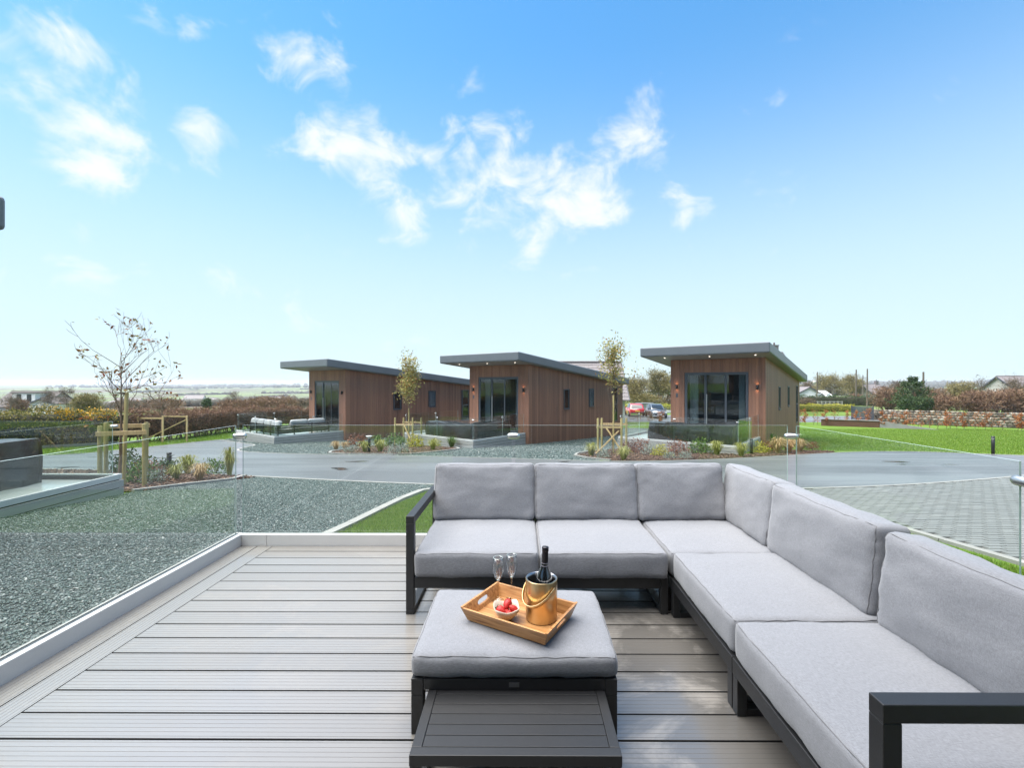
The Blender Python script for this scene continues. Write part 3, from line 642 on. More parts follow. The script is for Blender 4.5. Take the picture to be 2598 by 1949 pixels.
right_module(2.092, 2.940, 'black aluminium frame of the armless right sofa section next to the corner', False)
right_module(1.275, 2.088, 'black aluminium frame with the right foreground arm', True)

# ------------------------------------------------------------------ ottoman, nested table, tray and drinks
ot = thing('ottoman', 'black square framed ottoman base below the tray', 'ottoman', (-.028, 0, 0))
OX, OY0, OY1 = .438, 1.932, 2.56
for sx in (-1, 1):
    for yy in (OY0, OY1 - .05): MB().box(sx*(OX-.026)-.026, sx*(OX-.026)+.026, yy, yy+.05, .0015, .168).build('leg', MT['black'], ot, bevel=.003)
    MB().box(sx*(OX-.026)-.026, sx*(OX-.026)+.026, OY0, OY1, .1685, .238).build('side_rail', MT['black'], ot, bevel=.003)
for yy in (OY0, OY1 - .05): MB().box(-OX+.053, OX-.053, yy, yy+.05, .19, .2375).build('cross_rail', MT['black'], ot, bevel=.003)
MB().box(-OX+.053, OX-.053, OY0+.051, OY1-.051, .215, .236).build('seat_panel', MT['black'], ot)
MB().box(-.022, .022, OY0-.0025, OY0-.0005, .205, .224).build('maker_plate', plain('dull_plate', (.11, .11, .11), .4, .5), ot)
cushion('ottoman_cushion', 'square grey ottoman cushion carrying the wooden tray', .885, .635, .098, (-.028, 2.245, .288), seed=21, bt=.012, r=.03)
tb = thing('nesting_table', 'low black slatted table pulled out from under the ottoman', 'table', (-.018, 0, 0))
TX, TY0, TY1, TZ = .374, 1.594, 2.22, .19
MB().box(-TX, TX, TY0, TY0+.038, TZ-.04, TZ).build('front_rail', MT['black'], tb, bevel=.002); MB().box(-TX, TX, TY1-.038, TY1, TZ-.04, TZ).build('rear_rail', MT['black'], tb, bevel=.002)
for sx in (-1, 1): MB().box(sx*(TX-.0185)-.0185, sx*(TX-.0185)+.0185, TY0+.0385, TY1-.0385, TZ-.04, TZ).build('side_rail', MT['black'], tb, bevel=.002)
n_sl = 10; sp = (TY1 - TY0 - .079) / n_sl
for k in range(n_sl): MB().box(-TX+.0385, TX-.0385, TY0+.0395+k*sp+.0015, TY0+.0395+(k+1)*sp-.0015, TZ-.018, TZ-.001).build('slat', MT['black'], tb, bevel=.001)
for sx in (-1, 1):
    for yy in (TY0, TY1 - .036): MB().box(sx*(TX-.02)-.018, sx*(TX-.02)+.018, yy+.001, yy+.035, .0015, TZ-.0405).build('leg', MT['black'], tb, bevel=.002)
    MB().box(sx*(TX-.02)-.0175, sx*(TX-.02)+.0175, TY0+.036, TY1-.037, .002, .03).build('runner', MT['black'], tb, bevel=.002)
OZ = .352    # top of the ottoman cushion under the tray
tr = thing('serving_tray', 'acacia wood serving tray with cut out handles on the ottoman', 'tray', (-.005, 2.21, OZ), R(-30.1))
tl, tw, th_, fl, tk = .209, .14, .064, .024, .011
MB().box(-tl, tl, -tw, tw, 0, .009).build('base', MT['acacia'], tr, bevel=.002)
for s in (-1, 1):
    y0_, y1_ = s*tw, s*(tw+fl)
    m_ = MB(); a = [(-tl-.0, y0_, .0005), (tl+.0, y0_, .0005), (tl, y0_ - s*tk, .0095), (-tl, y0_ - s*tk, .0095)]
    e = tl + fl
    m_.hexa([(-tl, y0_, .0), (tl, y0_, .0), (tl, y0_-s*tk, .0092), (-tl, y0_-s*tk, .0092), (-e, y1_, th_), (e, y1_, th_), (e, y1_-s*tk, th_), (-e, y1_-s*tk, th_)]); m_.build('long_side', MT['acacia'], tr, bevel=.0015)
def end_side(s):
    # flared end with an oval handle hole: ring of quads around the hole, both faces
    m_ = MB(); n = 32; W0, W1 = tw - .001, tw + fl - .001; hw_, hh_ = .048, .013; cz = .040
    outer, inner = [], []
    for k in range(n):
        a_ = 2*math.pi*k/n; ca, sa = math.cos(a_), math.sin(a_)
        px_ = math.copysign(abs(ca)**.5, ca) * hw_; pz_ = math.copysign(abs(sa)**.8, sa) * hh_; inner.append((px_, cz + pz_))
        m2 = max(abs(ca), abs(sa)); u, w_ = ca/m2, sa/m2; z_ = (w_ + 1)/2 * (th_ + .004); outer.append((u * (W0 + (W1 - W0) * z_/th_), z_))
    def P(q, off): return (s*(tl + fl*q[1]/th_) - s*off, q[0], q[1])
    for off in (0, tk): m_.add([P(q, off) for q in outer] + [P(q, off) for q in inner], [(k, (k+1) % n, n+(k+1) % n, n+k) for k in range(n)])
    m_.add([P(q, 0) for q in outer] + [P(q, tk) for q in outer], [(k, (k+1) % n, n+(k+1) % n, n+k) for k in range(n)])
    m_.add([P(q, 0) for q in inner] + [P(q, tk) for q in inner], [(k, (k+1) % n, n+(k+1) % n, n+k) for k in range(n)])
    return m_
for s in (-1, 1): end_side(s).build('end_side', MT['acacia'], tr)
TZt = OZ + .0095
MT['brass'] = plain('brushed_brass', (.62, .46, .25), .30, 1, .06, 30, .05, 300)
MT['steel_dark'] = plain('inner_steel', (.35, .35, .36), .3, 1)
ck = thing('wine_cooler', 'brushed gold wine cooler with a strap handle standing in the tray', 'wine cooler', (.10, 2.198, TZt))
MB().lathe([(.0, 0), (.072, 0), (.0755, .004), (.0765, .19), (.0765, .1935), (.0745, .195)], 48).build('bucket', MT['brass'], ck)
MB().lathe([(.0744, .195), (.068, .194), (.0665, .18), (.0665, .012), (.0, .012)], 40).build('liner', MT['steel_dark'], ck)
hp = []; hr = R(-38)
for k in range(25):
    a_ = math.pi * k/24; hp.append(Vector((.081*math.cos(a_), 0, -.122*math.sin(a_))))
q = Matrix.Rotation(R(-42), 3, 'Z') @ Matrix.Rotation(R(-52), 3, 'X')
m_ = MB(); vs_ = []
for k, p in enumerate(hp):
    for dz in (-.0055, .0055):
        for rr in (1.0, 1.03): c_ = Vector((p.x*rr, dz*1.6, p.z*rr)); c_ = q @ c_; vs_.append((c_.x, c_.y, c_.z + .165))
m_.add(vs_, [f for k in range(24) for f in ((4*k, 4*k+2, 4*k+6, 4*k+4), (4*k+1, 4*k+5, 4*k+7, 4*k+3), (4*k, 4*k+4, 4*k+5, 4*k+1), (4*k+2, 4*k+3, 4*k+7, 4*k+6))], 0, True); m_.build('handle', MT['brass'], ck)
bo = thing('wine_bottle', 'dark sparkling wine bottle with black foil neck inside the gold cooler', 'bottle', (.108, 2.205, TZt + .016)); bo.rotation_euler = (R(-2), R(2.2), 0)
MT['bottle'] = plain('dark_bottle_glass', (.006, .007, .008), .04, 0, 0, coat=1, coatr=.02)
MB().lathe([(.0, 0), (.04, 0), (.0435, .006), (.0435, .15), (.041, .17), (.034, .19), (.024, .212), (.0165, .232), (.0148, .25)], 36).build('body', MT['bottle'], bo)
MB().lathe([(.0152, .238), (.0152, .30), (.0158, .302), (.0165, .303), (.0165, .318), (.0155, .3215), (.0, .322)], 28).build('foil', plain('black_foil', (.015, .013, .018), .25, .3), bo)
MB().lathe([(.0170, .231), (.0156, .236), (.0154, .246)], 28).build('neck_label', plain('neck_label_paper', (.30, .28, .33), .5), bo)
def flute(loc, label, sc=1.0):
    f = thing('champagne_flute', label, 'glass', loc, 0, 'two champagne flutes on the tray')
    o_ = [(.0, .0), (.029, .0), (.029, .0015), (.012, .005), (.0045, .012), (.0035, .03), (.0035, .085), (.005, .098), (.010, .108), (.020, .125), (.0285, .152), (.031, .172), (.0295, .195), (.0255, .224)]
    i_ = [(.0243, .224), (.0282, .195), (.0297, .172), (.0272, .153), (.0185, .127), (.008, .112), (.0, .110)]
    MB().lathe([(r_*sc, z*sc) for r_, z in o_ + i_], 32).build('glass_body', MT['wine_glass'], f)
    m_ = MB(); m_.tube([(.0249*sc*math.cos(t*2*math.pi/40), .0249*sc*math.sin(t*2*math.pi/40), .2242*sc) for t in range(41)], .0008, 6, 0, False); m_.build('rim', MT['glass_edge'], f)
    MB().lathe([(.0, .0985*sc), (.0042*sc, .0985*sc), (.0075*sc, .108*sc), (.003*sc, .1095*sc), (0, .1095*sc)], 20).build('bowl_base', MT['glass_edge'], f)
flute((-.117, 2.372, TZt), 'left champagne flute on the tray behind the strawberries'); flute((-.048, 2.41, TZt), 'right champagne flute on the tray, next to the gold cooler')
bw_ = thing('bowl', 'small cream square bowl of strawberries at the near side of the tray', 'bowl', (-.068, 2.185, TZt), R(8))
m_ = MB(); prof = [(.018, 0), (.024, .0015), (.040, .016), (.055, .040), (.062, .058), (.0585, .0585), (.051, .041), (.037, .020), (.020, .007), (.0, .006)]
n = 40; vs_ = []
for r_, z in prof:
    for k in range(n):
        a_ = 2*math.pi*k/n; t = z/.058; sq = 1 / (abs(math.cos(a_))**4 + abs(math.sin(a_))**4)**.25; rr = r_ * (1 + (sq - 1) * t * 1.0); vs_.append((rr*math.cos(a_), rr*math.sin(a_), z + t*t * .010 * (sq - 1) / .19))
m_.add(vs_, [(i*n+k, i*n+(k+1) % n, (i+1)*n+(k+1) % n, (i+1)*n+k) for i in range(len(prof)-1) for k in range(n)], 0, True); m_.build('dish', plain('cream_ceramic', (.50, .42, .33), .25, 0, .03, coat=.4), bw_)
m = Mat('strawberry_skin'); sd_ = m.voro(230, 'F1'); m.set(col=m.mix(m.ramp(sd_, [(.12, 1), (.2, 0)]), m.mix(m.noise(25, 3), (.34, .004, .004), (.46, .010, .007)), (.40, .18, .04)), rough=.5, coat=.05); m.bump(sd_, .5, .002); MT['berry'] = m.m
MT['calyx'] = plain('strawberry_leaf', (.05, .13, .03), .6, 0, .3, 60)
bl = bw_.matrix_basis
def berry(off, tip, size, label):
    s = thing('strawberry', label, 'strawberry', Vector((-.068, 2.185, TZt)) + Vector(off), 0, 'strawberries in the cream bowl')
    s.rotation_euler = Vector(tip).to_track_quat('Z', 'Y').to_euler()
    MB().lathe([(.0, -.019*size), (.010*size, -.0185*size), (.0165*size, -.012*size), (.0175*size, -.003*size), (.0145*size, .009*size), (.0085*size, .019*size), (.003*size, .0245*size), (0, .025*size)], 22).build('fruit', MT['berry'], s)
    m_ = MB()
    for k in range(7):
        a_ = 2*math.pi*k/7; c_, s_ = math.cos(a_), math.sin(a_); r0 = .004*size; r1 = .017*size
        m_.add([(c_*r0 - s_*r0*.8, s_*r0 + c_*r0*.8, -.0195*size), (c_*r0 + s_*r0*.8, s_*r0 - c_*r0*.8, -.0195*size), (c_*r1, s_*r1, -.0215*size - .004*(k % 2)), (c_*r1*.6 - s_*.004, s_*r1*.6 + c_*.004, -.0205*size)], [(0, 1, 2, 3)])
    m_.tube([(0, 0, -.019*size), (.002, 0, -.028*size)], .0012, 5); m_.build('calyx', MT['calyx'], s)
berry((-.026, -.012, .047), (.75, -.5, -.25), 1.15, 'strawberry at the left of the bowl with its leaf to the left')
berry((.004, .018, .063), (-.35, -.75, -.45), 1.2, 'topmost strawberry at the back of the bowl with leaf up')
berry((.033, .0, .048), (-.6, -.1, .55), 1.05, 'strawberry at the right of the bowl showing its leafy end')
berry((.012, -.028, .042), (-.2, .85, -.1), .85, 'small strawberry at the front of the bowl')
berry((-.002, .0, .036), (0.2, -.9, -.1), 1.0, 'half hidden strawberry in the centre of the bowl')

# ================================================================== timber clad lodges
LD, LW, WR, WL, H0, SL, OF, OR_, OL, TH, LL, LRR = 3.978, 5.15, .208, 4.145, 3.62, .097, 1.38, .409, 1.064, .47, 11.24, .24
MT['dark_room'] = plain('dark_interior', (.035, .035, .04), .8)
MT['curtain'] = plain('pale_curtain', (.42, .45, .46), .8, 0, .2, 30)
MT['window_backing'] = plain('white_blind', (.62, .66, .70), .6)
MT['lampglow'] = plain('lamp_glow', (1, .6, .3), .5, 0, 0, em=(1, .52, .22, 1), ems=22)
MT['downlight'] = plain('downlight_glow', (1, .9, .8), .5, 0, 0, em=(1, .9, .78, 1), ems=2)
MT['lamp_off'] = plain('lamp_lens', (.6, .6, .58), .3)
MT['terrace'] = plain('terrace_decking', (.40, .42, .42), .35, 0, .12, 2, coat=.6, coatr=.12)
def lodge(label, C, ang, K, boards_front=False, mirror=False, lit=True, side=True, dlabel='', blabel='', orr=OR_, own=False):
    sx = -1 if mirror else 1
    root = thing('lodge', label, 'lodge', (C[0], C[1], K), ang - R(90), 'brown timber clad lodges with flat grey roofs')
    # local frame: x to the right along the front, y into the house, z up from the deck kerb
    def bx(m_, u0, u1, v0, v1, z0, z1, mi=0):
        if mirror: u0, u1 = -u1, -u0
        return m_.box(u0, u1, v0, v1, z0, z1, mi)
    def hx(m_, p, mi=0):
        if mirror: p = [(-a, b, c) for a, b, c in p]; p = [p[i] for i in (1, 0, 3, 2, 5, 4, 7, 6)]
        return m_.hexa(p, mi)
    top = lambda v: H0 - SL * (v - LD)
    zb = -1.6
    # core behind the cladding
    m_ = MB(); hx(m_, [(-WL+.03, LD+.62, zb), (WR-.03, LD+.62, zb), (WR-.03, LD+LL-.03, zb), (-WL+.03, LD+LL-.03, zb), (-WL+.03, LD+.62, top(LD+.62)-.01), (WR-.03, LD+.62, top(LD+.62)-.01), (WR-.03, LD+LL-.03, top(LD+LL)-.01), (-WL+.03, LD+LL-.03, top(LD+LL)-.01)])
    bx(m_, -WL+.03, -3.46, LD+.025, LD+.62, zb, H0-.07); bx(m_, -.48, WR-.03, LD+.025, LD+.62, zb, H0-.07); bx(m_, -3.46, -.48, LD+.025, LD+.62, 2.98, H0-.07); m_.build('wall_core', MT['dark_room'], root)
    # front cladding, a board every 140 mm with an open joint
    du0, du1, dz1 = -3.44, -.50, 2.97
    n = 31; p_ = (WL + WR) / n; joined = MB()
    for k in range(n):
        u0 = -WL + k*p_ + .003; u1 = -WL + (k+1)*p_ - .003
        parts = []
        if u1 < du0 or u0 > du1: parts = [(u0, u1, zb, H0 - .005)]
        else:
            parts = [(u0, u1, dz1 + .002, H0 - .005)]
            if u0 < du0: parts.append((u0, du0, zb, dz1))
            if u1 > du1: parts.append((du1, u1, zb, dz1))
        for a, b, z0, z1 in parts:
            if boards_front: m2 = MB(); bx(m2, a, b, LD-.0, LD+.022, z0, z1); m2.build('cladding_board', MT['clad'], root)
            else: bx(joined, a, b, LD-.0, LD+.022, z0, z1)
    if joined.v: joined.build('front_cladding', MT['clad'], root)
    # windows in the side walls: depth from, to, sill, head
    wins = [(7.42, 7.97, 1.10, 2.27, 0), (10.42, 11.0, 1.14, 2.27, 1), (13.66, 14.36, -.05, 2.29, 0)]
    for s_, u in ((1, WR), (-1, -WL)):
        m2 = MB(); n = 80; p_ = LL / n
        for k in range(n):
            v0 = LD + .022 + k*p_ + .003; v1 = LD + .022 + (k+1)*p_ - .003
            if k == n-1: v1 = LD + LL
            segs = [(zb, None)]
            for w0, w1, z0, z1, _ in (wins if s_ == 1 else []):
                if v1 > w0 and v0 < w1: segs = [(zb, z0), (z1, None)]
            for z0, z1 in segs:
                t0 = top(v0) - .005 if z1 is None else z1; t1 = top(v1) - .005 if z1 is None else z1
                a, b = (u - .024, u) if s_ == 1 else (u, u + .024)
                hx(m2, [(a, v0, z0), (b, v0, z0), (b, v1, z0), (a, v1, z0), (a, v0, t0), (b, v0, t0), (b, v1, t1), (a, v1, t1)])
        m2.build('side_cladding', MT['clad'], root)
    for w0, w1, z0, z1, bl_ in wins:
        m2 = MB(); f = .055; x0, x1 = WR - .03, WR + .012
        for v0, v1, a, b in ((w0, w0+f, z0, z1), (w1-f, w1, z0, z1), (w0+f, w1-f, z0, z0+f), (w0+f, w1-f, z1-f, z1)): bx(m2, x0, x1, v0, v1, a, b)
        if z1 - z0 > 2: bx(m2, x0, x1, w0+f, w1-f, 1.1, 1.16)
        w_ = m2.build('window', MT['anthracite'], root)
        m2 = MB(); bx(m2, WR - .018, WR - .010, w0+f, w1-f, z0+f, z1-f); m2.build('pane', MT['pane'], w_)
        m2 = MB(); bx(m2, WR - .029, WR - .026, w0+f*.5, w1-f*.5, z0+f*.5, z1-f*.5); m2.build('window_backing', MT['window_backing'] if bl_ else MT['dark_room'], w_)  # dark sheet stands in for the unlit room where no white blind hangs
        if z0 > .5: m2 = MB(); bx(m2, WR - .001, WR + .05, w0 - .03, w1 + .03, z0 - .045, z0 - .002); m2.build('sill', MT['anthracite'], w_)
    # sliding door of three panes, the room behind it
    m2 = MB(); f = .075; d0, d1 = LD + .03, LD + .13
    for a, b, z0, z1 in ((du0, du0+f, -.1, dz1), (du1-f, du1, -.1, dz1), (du0+f, du1-f, dz1-f, dz1), (du0+f, du1-f, -.1, -.04)): bx(m2, a, b, d0, d1, z0, z1)
    dr = m2.build('sliding_door', MT['anthracite'], root); pw = (du1 - du0 - 2*f) / 3
    for k in range(3):
        a = du0 + f + (0 if own else k)*pw; b = a + pw; vv = d0 + .008 + .03 * (k if own else k % 2); m2 = MB(); s2_ = .05
        for p0, p1, z0, z1 in ((a, a+s2_, -.03, dz1-f), (b-s2_, b, -.03, dz1-f), (a+s2_, b-s2_, -.03, .05), (a+s2_, b-s2_, dz1-f-s2_, dz1-f-.001)): bx(m2, p0, p1, vv, vv+.028, z0, z1)
        m2.build('sash', MT['anthracite'], dr); m2 = MB(); bx(m2, a+s2_, b-s2_, vv+.010, vv+.016, .05, dz1-f-s2_); m2.build('pane', MT['pane'], dr)
    m2 = MB(); bx(m2, du0+f+pw+.06, du0+f+pw+.085, d0-.05, d0-.02, .15, 1.9); bx(m2, du0+f+pw+.066, du0+f+pw+.08, d0-.021, d0+.01, .3, .33); bx(m2, du0+f+pw+.066, du0+f+pw+.08, d0-.021, d0+.01, 1.7, 1.73); m2.build('handle', MT['steel'], dr)
    m2 = MB()
    for k in range(9):
        u = -3.3 + k * .045; bx(m2, u, u+.04, LD+.42+.02*(k % 2), LD+.46+.02*(k % 2), -.08, 2.85)
    for k in range(6):
        u = -1.0 + k * .045; bx(m2, u, u+.04, LD+.42+.02*(k % 2), LD+.46+.02*(k % 2), -.08, 2.85)
    m2.build('curtain', MT['curtain'], root)
    # roof: deep fascia, sloping back
    v0, v1 = LD - OF, LD + LL + LRR; u0, u1 = -WL - OL, WR + orr; m2 = MB()
    hx(m2, [(u0, v0, top(v0)+.012), (u1, v0, top(v0)+.012), (u1, v1, top(v1)+.012), (u0, v1, top(v1)+.012), (u0, v0, top(v0)+TH), (u1, v0, top(v0)+TH), (u1, v1, top(v1)+TH), (u0, v1, top(v1)+TH)])
    rf = m2.build('roof', MT['fascia'], root, bevel=.06, seg=3)
    m2 = MB(); e = .07
    hx(m2, [(u0+e, v0+e, top(v0)), (u1-e, v0+e, top(v0)), (u1-e, v1-e, top(v1)), (u0+e, v1-e, top(v1)), (u0+e, v0+e, top(v0)+.011), (u1-e, v0+e, top(v0)+.011), (u1-e, v1-e, top(v1)+.011), (u0+e, v1-e, top(v1)+.011)]); m2.build('soffit', MT['soffit'], rf)
    for u in (-WL+.0, -2.0, -.05):
        v_ = v0 + .55; m2 = MB(); m2.lathe([(.0, -.004), (.024, -.004), (.034, -.008), (.034, .0)], 14, (sx*u, v_, top(v_) - .004)); dl = m2.build('downlight', MT['downlight'] if lit else MT['lamp_off'], rf)
    m2 = MB(); bx(m2, u0+.25, u1-.25, v1+.002, v1+.09, top(v1)+.2, top(v1)+.3); m2.build('gutter', MT['anthracite'], rf)
    # wall lamps beside the door
    for u in (-3.82, -.124):
        wl_ = MB(); bx(wl_, u-.035, u+.035, LD-.012, LD-.001, 2.18, 2.33); q_ = wl_.build('wall_lamp', MT['black'], root)
        MB().lathe([(.0385, 0), (.042, 0), (.042, .2), (.0385, .2)], 16, (sx*u, LD-.062, 2.155)).build('lamp_body', MT['black'], q_)
        m2 = MB().lathe([(.0, .03), (.038, .03)], 16, (sx*u, LD-.062, 2.155)); m2.lathe([(.0, .17), (.038, .17)], 16, (sx*u, LD-.062, 2.155)); m2.build('lamp_glow', MT['lampglow'] if lit else MT['lamp_off'], q_)
    m2 = MB(); bx(m2, -3.87, -3.77, LD-.008, LD-.001, 1.72, 1.92); m2.build('number_plate', MT['anthracite'], root)
    # terrace in front of the door
    if own: return root
    t = thing('terrace', dlabel, 'deck', (C[0], C[1], K), ang - R(90), 'raised lodge decks')
    m2 = MB(); bx(m2, -LW+.10, -.10, .10, LD-.002, -.55, -.10); m2.build('floor', MT['terrace'], t)
    for u0_, u1_, a, b in ((-LW, 0, 0, .06), (-LW, -LW+.06, .062, LD), (-.06, 0, .062, LD)):
        m2 = MB(); bx(m2, u0_+.004, u1_-.004, a+.004, b, -.095, 0); m2.build('edge_board', MT['deck_edge'], t, bevel=.004)
        for z0, z1 in ((-.25, -.115), (-.40, -.266), (-.72, -.416)):
            m3 = MB(); bx(m3, u0_-.012, u1_+.012, a-.012, b-(.0 if b > 1 else -.0), z0, z1); m3.build('fascia_board', MT['deck_fascia'], t, bevel=.003)
        m2 = MB(); bx(m2, u0_+.015, u1_-.015, a+.062 if b < 1 else a+.03, b+(.03 if b < 1 else -.01), -.5, -.03); m2.build('glass_channel', MT['gap_shade'], t)
    gb = thing('glass_balustrade', blabel, 'balustrade', (C[0], C[1], K), ang - R(90), 'glass balustrades of the lodge decks')
    def gp(u0, u1, v0, v1):
        if mirror: u0, u1 = -u1, -u0
        pane(gb, u0, u1, v0, v1, -.02, 1.0)
    gi = .075; half = LW/2
    gp(-LW+gi+.05, -half-.02, gi, gi+.011); gp(-half+.02, -gi-.05, gi, gi+.011)
    for u in (-gi-.011, -LW+gi): gp(u, u+.011, gi+.05, LD*.55-.02); gp(u, u+.011, LD*.55+.02, LD-.05)
    for u, v, a in ((-half, gi+.005, 0), (-gi-.012, gi+.012, 45), (-LW+gi+.012, gi+.012, -45), (-gi-.005, LD*.55, 90), (-LW+gi+.005, LD*.55, 90)):
        link('clamp', CLAMP, gb, (sx*u, v, .91), (0, 0, R(a)))
    return root
A0 = math.radians(51.86)
LC = {1: ((-13.05, 24.05), -1.38), 2: ((-2.2, 21.05), -1.18), 3: ((8.51, 17.74), -.99)}
lodge('timber clad lodge on the left with an open grey sofa on its deck', LC[1][0], A0, LC[1][1], lit=False, dlabel='raised deck of the left lodge carrying the uncovered sofa', blabel='glass balustrade on the left lodge deck around the uncovered sofa')
lodge('timber clad lodge in the middle of the three, a slate roof behind it', LC[2][0], A0, LC[2][1], dlabel='raised deck of the middle lodge with covered furniture', blabel='glass balustrade on the middle lodge deck')
lodge('timber clad lodge on the right with three wide glass doors facing us', LC[3][0], A0, LC[3][1], boards_front=True, dlabel='raised deck of the right lodge beside the stone edged bed', blabel='glass balustrade on the right lodge deck in front of the wide doors')
lodge('neighbouring lodge at the left picture edge, only its roof corner showing', (-7.60, 8.66), R(-90), -.243, mirror=True, lit=False, orr=.53, dlabel='raised grey deck at the left picture edge beside the gravel', blabel='glass balustrade of the deck at the left picture edge')

lodge('our own lodge behind the camera with its sliding door open onto the deck', (2.58, 3.29), R(-90), .10, mirror=True, lit=False, own=True)  # unseen; put in to shade the deck and sofa from behind

# ------------------------------------------------------------------ covered furniture
MT['cover'] = plain('black_pvc_cover', (.011, .012, .013), .36, 0, .3, 4, .35, 22, coat=.25, coatr=.25)
MT['cover_grey'] = plain('dark_grey_cover', (.022, .024, .027), .45, 0, .3, 4, .35, 22, coat=.2, coatr=.25)
def cover(name, label, outline, h, loc, rz, seed, mat, crown=.05, hvar=None, n=96, taper=.10):
    """draped cover: outline polygon (local, metres) falling in folds to the floor"""
    P = []
    L = [Vector(p) for p in outline]; d = [0]
    for a, b in zip(L, L[1:] + L[:1]): d.append(d[-1] + (b - a).length)
    for k in range(n):
        s = d[-1] * k / n
        for i in range(len(L)):
            if s <= d[i+1] + 1e-9: P.append(L[i].lerp(L[(i+1) % len(L)], (s - d[i]) / (d[i+1] - d[i]))); break
    c = sum(P, Vector((0, 0))) / n; m_ = MB(); rows = 10; vs_ = []
    for r_ in range(rows + 1):
        t = r_ / rows
        for k, p in enumerate(P):
            q_ = p - c; f = noise.noise(Vector((k * .33, seed, t * .6))) * .12 * (1 - .8*t) + noise.noise(Vector((k * .11, seed + 5, t))) * .08 * (1 - .6*t)
            sc_ = 1 - taper * .5 * t * .5; q2 = p - q_.normalized() * (taper * .35 * t * t) + q_.normalized() * f
            hh = h if hvar is None else h * hvar(p)
            vs_.append((q2.x, q2.y, t * hh + (noise.noise(Vector((k*.2, seed, 3))) * .03 if t > .9 else 0)))
    m_.add(vs_, [(i*n+k, i*n+(k+1) % n, (i+1)*n+(k+1) % n, (i+1)*n+k) for i in range(rows) for k in range(n)], 0, True)
    rings = 6; vs2 = []
    for r_ in range(rings + 1):
        t = r_ / rings
        for k in range(n):
            b = Vector(vs_[rows*n+k]); e = Vector((c.x, c.y, h + crown)); hh = h if hvar is None else h * hvar(Vector((c.x, c.y)))
            e.z = hh + crown; q_ = b.lerp(e, t); q_.z = b.z + (e.z - b.z) * math.sin(t * math.pi/2) + noise.noise(Vector((q_.x*3, q_.y*3, seed))) * .03; vs2.append(q_)
    m_.add(vs2, [(i*n+k, i*n+(k+1) % n, (i+1)*n+(k+1) % n, (i+1)*n+k) for i in range(rings) for k in range(n)], 0, True)
    o = m_.build(name, mat, None, loc, (0, 0, rz)); return tag(o, label, 'cover')
def on_lodge(i, u, v, z=-.10):
    c, K = LC[i]; a = Vector((math.cos(A0), math.sin(A0))); x = Vector((math.sin(A0), -math.cos(A0))); w_ = Vector(c) + x*u + a*v
    return (w_.x, w_.y, K + z)
RZ = A0 - R(90)
cover('covered_furniture', 'black covered garden furniture on the deck at the left edge', [(-2.6,-1.7),(0,-1.7),(0,0),(-2.6,0)], .80, (-8.78, 8.36, -.343), 0, 2, MT['cover'], taper=.2)
cover('covered_furniture', 'dark covered corner sofa on the middle lodge deck', [(-3.5,0.15),(-.15,.15),(-.15,3.0),(-1.0,3.0),(-1.0,1.0),(-3.5,1.0)], .74, on_lodge(2, -.1, .05), RZ, 3, MT['cover_grey'], crown=-.12, hvar=lambda p: 1 + .14 * noise.noise(Vector((p.x*.9, p.y*.9, 1))))
cover('covered_furniture', 'long dark covered corner sofa on the right lodge deck', [(-3.7,.2),(-.2,.2),(-.2,2.6),(-1.0,2.6),(-1.0,1.0),(-3.7,1.0)], .80, on_lodge(3, -.1, .05), RZ, 4, MT['cover'], crown=-.10)

# uncovered corner sofa on the left lodge deck, seen from behind
def far_sofa():
    s = thing('corner_sofa', 'grey corner sofa with pale cushions on the left lodge deck', 'sofa', on_lodge(1, 0, 0), RZ)
    for x0, x1, y0, y1 in ((-4.0, -.35, .35, 1.15), (-1.15, -.35, 1.152, 3.3)):
        MB().box(x0, x1, y0, y1, .16, .24).build('seat_frame', MT['black'], s); MB().box(x0+.02, x1-.02, y0+.02, y1-.02, .241, .40).build('seat_cushion', MT['fabric'], s, bevel=.04)
    for z in (.32, .44, .56):
        MB().box(-4.0, -.35, .30, .33, z, z+.07).build('back_slat', MT['black'], s); MB().box(-.34, -.31, .35, 3.3, z, z+.07).build('back_slat', MT['black'], s)
    for x in np.linspace(-3.98, -.4, 5): MB().box(x, x+.05, .331, .38, 0.002, .66).build('leg', MT['black'], s)
    for yy in (1.2, 2.2, 3.2): MB().box(-.39, -.341, yy, yy+.05, 0.002, .66).build('leg', MT['black'], s)
    for k in range(4): cushion_mb(.86, .42, .2, .06, .03, .02, 30+k, n=10)[0].build('back_cushion', MT['fabric_pale'], s, loc=(-3.52 + k*.9, .47, .66), rot=(R(78), 0, 0))
    for k in range(2): cushion_mb(.95, .42, .2, .06, .03, .02, 40+k, n=10)[0].build('back_cushion', MT['fabric_pale'], s, loc=(-.50, 1.55 + k*1.0, .66), rot=(R(78), 0, R(-90)))
MT['fabric_pale'] = m_fabric('pale_grey_fabric', (.38, .385, .40))
far_sofa()
lt = thing('side_table', 'small dark table by the glass door of the left lodge', 'table', on_lodge(1, -1.1, 3.3), RZ)
MB().box(-.3, .3, -.3, .3, .36, .42).build('table_top', MT['anthracite'], lt)
for a in (-.26, .22):
    for b in (-.26, .22): MB().box(a, a+.04, b, b+.04, .002, .359).build('leg', MT['black'], lt)

